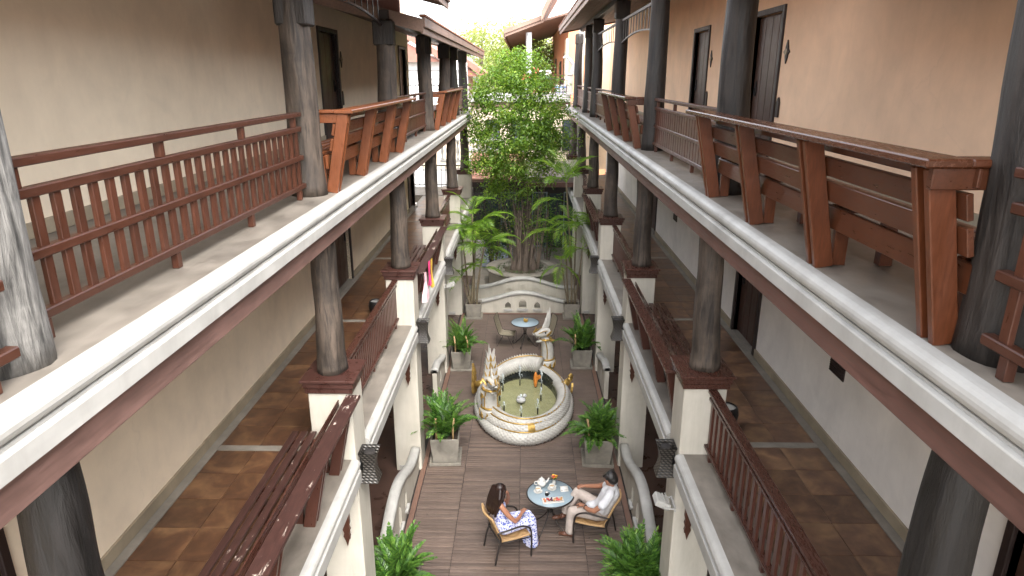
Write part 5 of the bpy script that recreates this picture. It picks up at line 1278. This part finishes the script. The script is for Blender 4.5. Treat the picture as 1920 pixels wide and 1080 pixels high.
skinned('trousers', t, M['trouser'], p, .011, 3)
h = MB(); h.sphere(hc-f*.016+up*.040, .108, 18, 12); h.sphere(hc-f*.05+up*.0, .09, 16, 10)
for k in range(-3, 4): chain(h, [(hc+f*.075+up*.075+sd*k*.024,.026), (hc+up*.10+sd*k*.026,.04)], 8)
skinned('hair', h, M['hair_m'], p, .009, 2)
m = MB(); chain(m, [(V((.345,.14,.045)),.042), (V((.42,.14,.04)),.042), (V((.55,.15,.03)),.034)], 12); m.build('shoe', M['shoe'], p)
m = MB(); chain(m, [(V((.50,.05,.36)),.044), (V((.56,.10,.34)),.042), (V((.67,.18,.345)),.034)], 12); m.build('shoe', M['shoe'], p)
m = MB(); m.tube([V((.115,.195,.70))+V((0,.0,1))*.034*math.sin(a)+V((.5,.85,0)).normalized()*.034*math.cos(a) for a in [2*math.pi*i/16 for i in range(16)]], .009, 6, closed=True); m.sphere((.115,.195,.735), .018, 10, 6, (1,1,.5)); m.build('watch', M['black'], p)
# ================================================================== LAMPS AND SMALL THINGS ON THE PIERS
def sconce(label, s, y):
    root = thing('wall_lamp', label, 'wall lamp', (XX(s,1.90), y-.06, 2.76), 0, 'woven wall lamps on the piers')
    m = MB(); n = 14; vs = []
    for i in range(n+1):
        t = i/n; w = .075+.045*(abs(2*t-1))**1.8; k = 6
        for q in range(4*k):
            e = q//k; c = (q % k)/k*2-1
            x_, y_ = [(c,-1),(1,c),(-c,1),(-1,-c)][e]; vs.append((x_*w, y_*w, .43*t))
    K = 24; m.add(vs, [(i*K+q, i*K+(q+1)%K, (i+1)*K+(q+1)%K, (i+1)*K+q) for i in range(n) for q in range(K)], False); m.build('woven_shade', M['sconce'], root)
    m = MB(); m.lathe([(0,.02),(.07,.02),(.07,.40),(0,.40)], 16); m.build('inner_shade', M['void'], root)
    m = MB(); m.box(s*.07, s*.115, -.012, .012, .20, .23); m.prism([(.055*math.cos(a), .09*math.sin(a)) for a in [i*math.pi/10 for i in range(20)]], lambda a, c: (s*.1195, a, .215+c), lambda a, c: (s*.10, a, .215+c)); m.build('bracket', M['black'], root)
    m = MB(); m.prism([(.075*math.cos(a), .13*math.sin(a)) for a in [i*math.pi/14 for i in range(28)]], lambda a, c: (s*.1195, a+.05, .215+c), lambda a, c: (s*.112, a+.05, .215+c)); m.build('back_plate', M['porcelain'], root)
NM = ['nearest', 'second', 'third', 'fourth']
for i, y in enumerate((7.4, 12.05, 16.7)): sconce('dark woven hourglass wall lamp on the %s visible pier at left' % NM[i], -1, y)
for i, y in enumerate((7.6, 12.25, 16.9)): sconce('dark woven hourglass wall lamp on the %s visible pier at right' % NM[i], 1, y)
def flood(label, s, y, z):
    root = thing('flood_light', label, 'floodlight', (XX(s,2.02), y, z)); m = MB(); e = -s
    m.obox((e*.16, 0, .04), ((.9,0,.43*e),(0,1,0),(-.43*e,0,.9)), (.10,.11,.045), .012); m.build('lamp_body', M['white'], root)
    for k in range(4):
        q = MB(); q.obox((e*(.10+.04*k), 0, .093-.012*k*0+.0), ((.9,0,.43*e),(0,1,0),(-.43*e,0,.9)), (.006,.10,.008)); q.build('cooling_fin', M['white'], root)
    m = MB()
    for k in (-1, 1): m.bar((e*.0, k*.125, .0), (e*.17, k*.125, .03), .03, .012)
    m.box(e*0.0, e*.02, -.13, .13, -.03, .03); m.build('yoke', M['white'], root)
flood('white floodlight on the right pier beside the seated man', 1, 7.38, 2.40); flood('small white floodlight on the left pier near the bushy palm', -1, 16.5, 2.45)
def jar(label, x, y):
    root = thing('sand_jar', label, 'jar', (x, y, Z1+.001), 0, 'black jars on the middle walkways'); m = MB()
    m.lathe([(0,0),(.10,0),(.15,.07),(.165,.16),(.15,.25),(.13,.27),(.12,.27),(.14,.24),(.0,.23)], 24); m.build('jar_body', M['black'], root)
    m = MB(); m.lathe([(0,.262),(.08,.258),(.122,.25),(.122,.235),(0,.235)], 20); m.build('white_sand', M['porcelain'], root)
jar('black jar of white sand behind the right railing cap', 2.78, 8.15); jar('black jar of white sand on the left walkway behind the railing', -2.95, 12.5)
# clothes on the left bench
def cloth(name, label, y0, z_top, x, shape, mat, folds, amp=.02):
    m = MB(); n, k = 22, 20; vs = []
    for i in range(n+1):
        t = i/n; w = shape(t)
        for j in range(k+1):
            v = j/k*2-1; vs.append((x+amp*math.sin(v*folds+t*2)*t+.012*math.cos(v*7+t*5), y0+v*w+.02*t*t, z_top-t*shape(-1)))
    W = k+1; N = len(vs); vs += [(a+.008, b, c) for a, b, c in vs]; fs = []
    for i in range(n):
        for j in range(k):
            q = (i*W+j, i*W+j+1, (i+1)*W+j+1, (i+1)*W+j); fs += [q, tuple(N+z for z in q[::-1])]
    for i in range(n):
        for j in (0, k): fs.append((i*W+j, (i+1)*W+j, N+(i+1)*W+j, N+i*W+j))
    m.add(vs, fs, True)
    o = m.build(name, mat); tag(o, label, 'clothing'); return o
M['pale_pink'] = stdmat('pale_pink_tulle', (.72,.46,.50), .85, .1, 30, bmp=.2); M['hot_pink'] = stdmat('hot_pink_cotton', (.70,.06,.20), .8, .12, 20, bmp=.2); M['yellow'] = stdmat('mustard_cotton', (.66,.42,.06), .8, .12, 20, bmp=.2)
XB = XX(-1, 2.36-.47)
cloth('hanging_dress', 'pale pink tulle dress hanging from the weathered bench at left', 12.42, 4.03, XB, lambda t: .56 if t < 0 else (.05+.03*math.sin(t*9) if t < .3 else .05+.16*(t-.3)/.7), M['pale_pink'], 16, .05)
cloth('hanging_cloth', 'hot pink cloth hanging from the weathered bench beside the dress', 12.98, 4.10, XB, lambda t: .50 if t < 0 else .09+.02*math.sin(t*6), M['hot_pink'], 7, .03)
cloth('hanging_cloth', 'mustard yellow cloth hanging from the weathered bench', 13.32, 4.06, XB, lambda t: .62 if t < 0 else .07+.015*math.sin(t*5), M['yellow'], 6, .03)
# dead leaves on the deck
rg = random.Random(77); m = MB()
for _ in range(60):
    x, y = rg.uniform(-1.8,1.7), rg.uniform(8.6,20.5)
    leaf(m, V((x,y,.012)), V((rg.uniform(-1,1),rg.uniform(-1,1),.05)), V((0,0,1)), rg.uniform(.03,.07), .025)
tag(m.build('fallen_leaves', M['bark']), 'small brown fallen leaves scattered on the deck', 'leaves', kind='stuff')
# ================================================================== BEHIND THE COURTYARD
# rear building closing the courtyard: dark lobby, awning, ledge, upper terrace
rb = thing('rear_building', 'building closing the courtyard behind the ficus, with dark lobby and upper terrace', 'building', (0,0,0))
q = MB(); q.box(-2.6, 3.0, 31.4, 31.6, .1, 3.3); q.build('lobby_back_wall', M['void'], rb)
q = MB(); q.box(-5.2, 5.0, 33.2, 33.5, 3.3, 6.5); q.build('facade', M['plaster'], rb)
for i in range(6):
    x = -1.8+i*.72; f = MB()
    for (a, b_, c, d_) in ((x, x+.05, .1, 2.7), (x+.65, x+.70, .1, 2.7), (x+.051, x+.649, 2.64, 2.7), (x+.051, x+.649, .1, .2), (x+.051, x+.649, 1.3, 1.35)): f.box(a, b_, 29.96, 30.02, c, d_)
    fo = f.build('window_frame', M['bluegrey'] if i % 2 else M['frame'], rb)
    g_ = MB(); g_.box(x+.052, x+.648, 29.985, 29.99, .2, 2.64); g_.build('pane', M['pane'], fo)
q = MB(); q.box(-2.6, 3.0, 29.9, 30.1, 2.71, 3.3); q.build('lintel', M['frame'], rb)
q = MB(); q.box(.0, 2.6, 27.6, 33.2, 3.36, 3.70, .01); q.build('ledge_slab', M['concrete'], rb)
q = MB(); q.box(.0, 2.6, 27.5, 27.6, 3.30, 3.50, .01); q.build('ledge_beam', M['beam'], rb)
aw = MB(); y0, y1, z0, z1 = 27.4, 29.9, 3.62, 4.42
aw.add([(-2.3,y0,z0),(.0,y0,z0),(.0,y1,z1),(-2.3,y1,z1),(-2.3,y0,z0-.1),(.0,y0,z0-.1),(.0,y1,z1-.1),(-2.3,y1,z1-.1)], [(0,1,2,3),(7,6,5,4),(0,4,5,1),(1,5,6,2),(3,2,6,7),(0,3,7,4)])
ao = aw.build('awning', M['soffit'], rb)
t = MB()
for j in range(9):
    for i in range(15):
        a = -2.3+i*.153; ya, za = y0-.04+j*.28, z0+.055+j*.0896; yb, zb = ya+.32, za+.32*.32-.03
        t.add([(a+.004,ya,za),(a+.149,ya,za),(a+.149,yb,zb),(a+.004,yb,zb),(a+.004,ya,za-.035),(a+.149,ya,za-.035)], [(0,1,2,3),(4,5,1,0)])
tag(t.build('awning_tiles', M['roof_pink'], ao), kind='stuff')
q = MB(); q.box(-2.4, .0, 29.9, 30.1, 4.4, 4.62, .01); q.build('ledge_cap', M['white'], rb)
for i in range(4):
    x = -1.9+i*1.25
    w_ = MB(); w_.box(x, x+.7, 33.12, 33.199, 4.2, 5.7); wo = w_.build('window', M['frame'], rb); g_ = MB(); g_.box(x+.05, x+.65, 33.10, 33.119, 4.26, 5.64); g_.build('pane', M['pane'], wo)
q = MB(); q.box(-2.6, 2.2, 32.9, 38, 6.52, 6.85, .01); q.build('terrace_slab', M['white'], rb)
q = MB(); q.box(-2.6, 2.2, 33.0, 33.15, 6.30, 6.519, .01); q.build('terrace_beam', M['beam_l'], rb)
# terrace railing (metal and wood)
tr = thing('terrace_railing', 'thin dark railing of the far upper terrace behind the tree', 'railing', (0, 33.1, 6.85))
q = MB(); q.box(-.6, 2.2, -.03, .03, .88, .93, .004); q.build('top_rail', M['rail'], tr); q = MB(); q.box(-.6, 2.2, -.02, .02, .66, .69, .004); q.build('rail', M['rail'], tr)
bm = MB(); bm.box(-.016, .016, -.016, .016, .0, .66); me = bm.mesh('baluster', M['rail_v'])
for i in range(17): obj('baluster', me, tr, (-.55+i*.17, 0, 0))
# far house with orange wall and two tier roof
fh = thing('far_house', 'orange walled house with broad brown roof beyond the right wing', 'building', (0,0,0))
q = MB(); q.box(2.3, 8.0, 37.5, 60, 0, 10.9); q.build('wall', M['plaster_orange'], fh)
q = MB(); q.box(2.2, 2.299, 37.3, 39.0, 6.85, 9.6); q.build('white_wall_panel', M['plaster'], fh)
for (y, w_, h) in ((39.6, .9, 1.9), (44.0, 1.5, 1.5), (50.5, 1.2, 1.8)):
    f = MB(); f.box(2.24, 2.3, y, y+w_, 7.1, 7.1+h); fo = f.build('window', M['frame'], fh); g_ = MB(); g_.box(2.225, 2.239, y+.1, y+w_-.1, 7.2, 7.0+h); g_.build('pane', M['pane'], fo)
def slab(root, pts, y0, y1, th, mat, name):
    m = MB(); up = [(a, b+th) for a, b in pts]; m.prism(list(pts)+up[::-1], lambda a, b: (a, y0, b), lambda a, b: (a, y1, b)); return m.build(name, M[mat], root)
slab(fh, [(-1.0, 9.72), (.95, 10.42)], 36.9, 58, .10, 'soffit', 'lower_roof'); slab(fh, [(.951, 10.42), (2.9, 10.95)], 36.9, 58, .1, 'soffit', 'lower_roof')
slab(fh, [(-1.05, 9.66), (.95, 10.37)], 36.78, 36.88, .34, 'eave', 'barge_board'); slab(fh, [(-1.10, 9.80), (.95, 10.52)], 36.70, 36.775, .22, 'eave', 'barge_board')
slab(fh, [(.90, 10.42), (1.5, 11.6), (2.6, 13.4)], 36.2, 56, .10, 'soffit', 'upper_roof'); slab(fh, [(.82, 10.36), (1.45, 11.6), (2.6, 13.4)], 36.08, 36.19, .5, 'eave', 'barge_board')
slab(fh, [(-1.12, 9.86), (.95, 10.62)], 36.95, 58, .05, 'roof', 'tile_roof')
q = MB(); q.box(-1.12, -1.04, 36.9, 58, 9.55, 9.82); q.build('eave_board', M['eave'], fh)
c = MB(); log_mesh(c, .22, 37.3, 6.85, 9.9, .17, .15, 901); c.build('column', M['bandage'], fh)
# white guardian figure on a pillar
gp = thing('guardian_statue', 'small white serpent statue on a white pillar at the end of the right walkway', 'statue', (2.15, 33.0, 6.85))
q = MB(); q.box(-.16, .16, -.16, .16, 0, .12, .01); q.box(-.13, .13, -.13, .13, .1205, .9, .01); q.box(-.17, .17, -.17, .17, .9005, 1.0, .01); q.build('pedestal', M['white'], gp)
q = MB(); q.tube(arc_pts([(.1,0,1.0),(.16,0,1.3),(.0,0,1.55),(-.16,0,1.75),(-.14,0,2.05),(-.2,0,2.3)]), [.12-.1*i/30 for i in range(31)], 10); q.tube(arc_pts([(-.12,0,1.7),(-.26,0,1.72),(-.34,0,1.66)]), [.08,.08,.075,.07,.07,.06,.06,.05,.05,.045,.04,.035,.03], 8); q.build('figure', M['bandage'], gp)
# things on the far terrace
ch = thing('terrace_chair', 'red brown wooden deck chair on the far upper terrace', 'chair', (.75, 34.2, 6.85), R(160))
for sg in (-1, 1):
    m = MB(); m.bar((-.35,sg*.27,0), (.25,sg*.27,1.25), .05, .08); m.build('frame', M['red_wood'], ch)
    m = MB(); m.bar((.35,sg*.27,0), (-.2,sg*.27,.5), .05, .06); m.build('leg', M['red_wood'], ch)
for i in range(6): m = MB(); m.box(-.09+i*.06, -.02+i*.06, -.25, .25, .52+i*.12, .56+i*.12); m.build('slat', M['red_wood'], ch)
tb = thing('terrace_table', 'dark table piled with folded white and blue linen on the far terrace', 'table', (1.35, 34.6, 6.85))
m = MB(); m.box(-.6,.6,-.35,.35,.70,.76,.01); m.build('table_top', M['frame'], tb)
for a in (-.5,.5):
    for b_ in (-.28,.28): m = MB(); m.box(a-.03,a+.03,b_-.03,b_+.03,0,.70); m.build('leg', M['frame'], tb)
def pile(name, label, x, y, z, cols, w):
    r = thing(name, label, 'linen', (x, y, z))
    for i, cc in enumerate(cols): m = MB(); m.box(-w+rnd(-.02,.02), w+rnd(-.02,.02), -.2, .2, .002+i*.075, .072+i*.075, .03); m.build('folded_towel', M[cc], r)
pile('towel_pile', 'stack of white and pale blue towels on the far terrace floor', 1.75, 33.7, 6.85, ['linen','bluegrey','linen','linen','pale_blue','linen'], .26)
pile('towel_pile', 'heap of blue and white cloth on the dark terrace table', 1.0, 34.6, 7.612, ['pale_blue','linen','linen','pale_pink','linen'], .3)
tb2 = thing('terrace_bench', 'red bench at the left end of the far upper terrace', 'bench', (.35, 34.5, 6.85))
m = MB(); m.box(-.5,.5,-.2,.2,.42,.48,.01); m.build('seat', M['red'], tb2); m = MB(); m.box(-.5,.5,.18,.22,.50,.95,.01); m.build('backrest', M['red'], tb2)
for a in (-.44,.44): m = MB(); m.box(a-.03,a+.03,-.18,.2,0,.419); m.build('leg', M['red_wood'], tb2)
# white house on the far left and its steep tiled gables
wh = thing('white_house', 'white house with steep terracotta gables seen past the left wing', 'building', (0,0,0))
q = MB(); q.box(-16, -3.3, 36, 44, -.2, 8.7); q.build('wall', M['white_far'], wh)
for z in (7.55, 7.95): q = MB(); q.box(-16, -3.28, 35.93, 35.999, z, z+.06); q.build('string_course', M['bandage'], wh)
for z in (4.55, 3.2): q = MB(); q.box(-16, -3.28, 35.93, 35.999, z, z+.12); q.build('string_course', M['bandage'], wh)
def gable(root, x0, xa, x1, zb, za, y0, y1):
    for (a, b_) in (((x0, zb), (xa, za)), ((xa, za), (x1, zb))):
        slab(root, [a, b_], y0, y1, .12, 'roof', 'roof_slope'); slab(root, [(a[0], a[1]-.12), (b_[0], b_[1]-.12)], y0-.10, y0-.01, .36, 'eave_red', 'barge_board')
        m = MB()
        (xa_, za_), (xb_, zb_) = a, b_; n = 12
        for i in range(n):
            t0 = i/n; t1 = (i+1.1)/n
            P0 = (xa_+(xb_-xa_)*t0, za_+(zb_-za_)*t0); P1 = (xa_+(xb_-xa_)*t1, za_+(zb_-za_)*t1)
            hi = 1 if zb_ > za_ else -1
            for k in range(int((y1-y0)/.5)):
                y = y0+k*.5; m.add([(P0[0],y+.01,P0[1]+.15+(.02 if hi > 0 else .05)),(P1[0],y+.01,P1[1]+.15+(.05 if hi > 0 else .02)),(P1[0],y+.49,P1[1]+.15+(.05 if hi > 0 else .02)),(P0[0],y+.49,P0[1]+.15+(.02 if hi > 0 else .05))], [(0,1,2,3)])
        tag(m.build('roof_tiles', M['roof_pink'], root), kind='stuff')
    m = MB(); m.prism([(x0+.3, zb), (xa, za-.35), (x1-.3, zb)], lambda a, b: (a, y0+.1, b), lambda a, b: (a, y0+.2, b)); m.build('gable_wall', M['eave_red'], root)
gable(wh, -9.2, -6.6, -3.9, 8.4, 10.0, 35.2, 43); gable(wh, -6.0, -4.3, -2.3, 7.7, 9.1, 40, 46)
# balcony with white vase balusters, level with the middle floor at far left
bl = thing('white_balcony', 'white balcony with turned balusters behind the tree on the left', 'balcony', (-2.3, 31.0, 3.9))
m = MB(); m.box(-1.6, 1.3, -.15, .15, .95, 1.05, .01); m.build('coping', M['white'], bl); m = MB(); m.box(-1.6, 1.3, -.15, .15, 0, .12, .01); m.build('base', M['white'], bl)
vb = MB(); vb.lathe([(.06,.12),(.06,.2),(.03,.26),(.07,.45),(.075,.55),(.03,.75),(.06,.85),(.06,.95)], 12); me = vb.mesh('baluster', M['white'])
for i in range(12): obj('baluster', me, bl, (-1.5+i*.24, 0, 0))
m = MB(); m.lathe([(0,1.05),(.12,1.05),(.06,1.12),(.06,1.2),(.22,1.42),(.24,1.5),(.2,1.5),(0,1.45)], 20, (.75,0,0)); m.build('urn', M['white'], bl)
# side yard railing seen past the left wing, one per floor
def yard_rail(label, z):
    r = thing('iron_railing', label, 'railing', (-4.0, 28.4, z)); m = MB(); m.box(-2.5, 1.75, -.02, .02, .9, .95); m.box(-2.5, 1.75, -.015, .015, .72, .75); m.box(-2.5, 1.75, -.015, .015, .1, .13); m.build('rails', M['black'], r)
    bm = MB(); bm.box(-.012, .012, -.012, .012, .0, .9); me = bm.mesh('bar', M['black'])
    for i in range(22): obj('bar', me, r, (-2.4+i*.19, 0, 0))
yard_rail('thin black railing at the far end of the left upper walkway', Z2); yard_rail('thin black railing at the far end of the left middle walkway', Z1)
q = MB(); q.box(-6.6, -2.2, 26.4, 28.5, Z2-.25, Z2-.003); q.build('upper_floor_slab', M['concrete'], WL); q = MB(); q.box(-6.6, -2.2, 26.4, 28.5, Z1-.3, Z1-.003); q.build('middle_floor_slab', M['concrete'], WL)
# blue grey boards of the rear terrace
for i in range(9):
    m = MB(); m.box(-1.75+i*.14, -1.62+i*.14, 26.6, 29.6, .101, .135, .006); o = m.build('board', M['bluegrey']); o.parent = bpy.data.objects['rear_terrace']
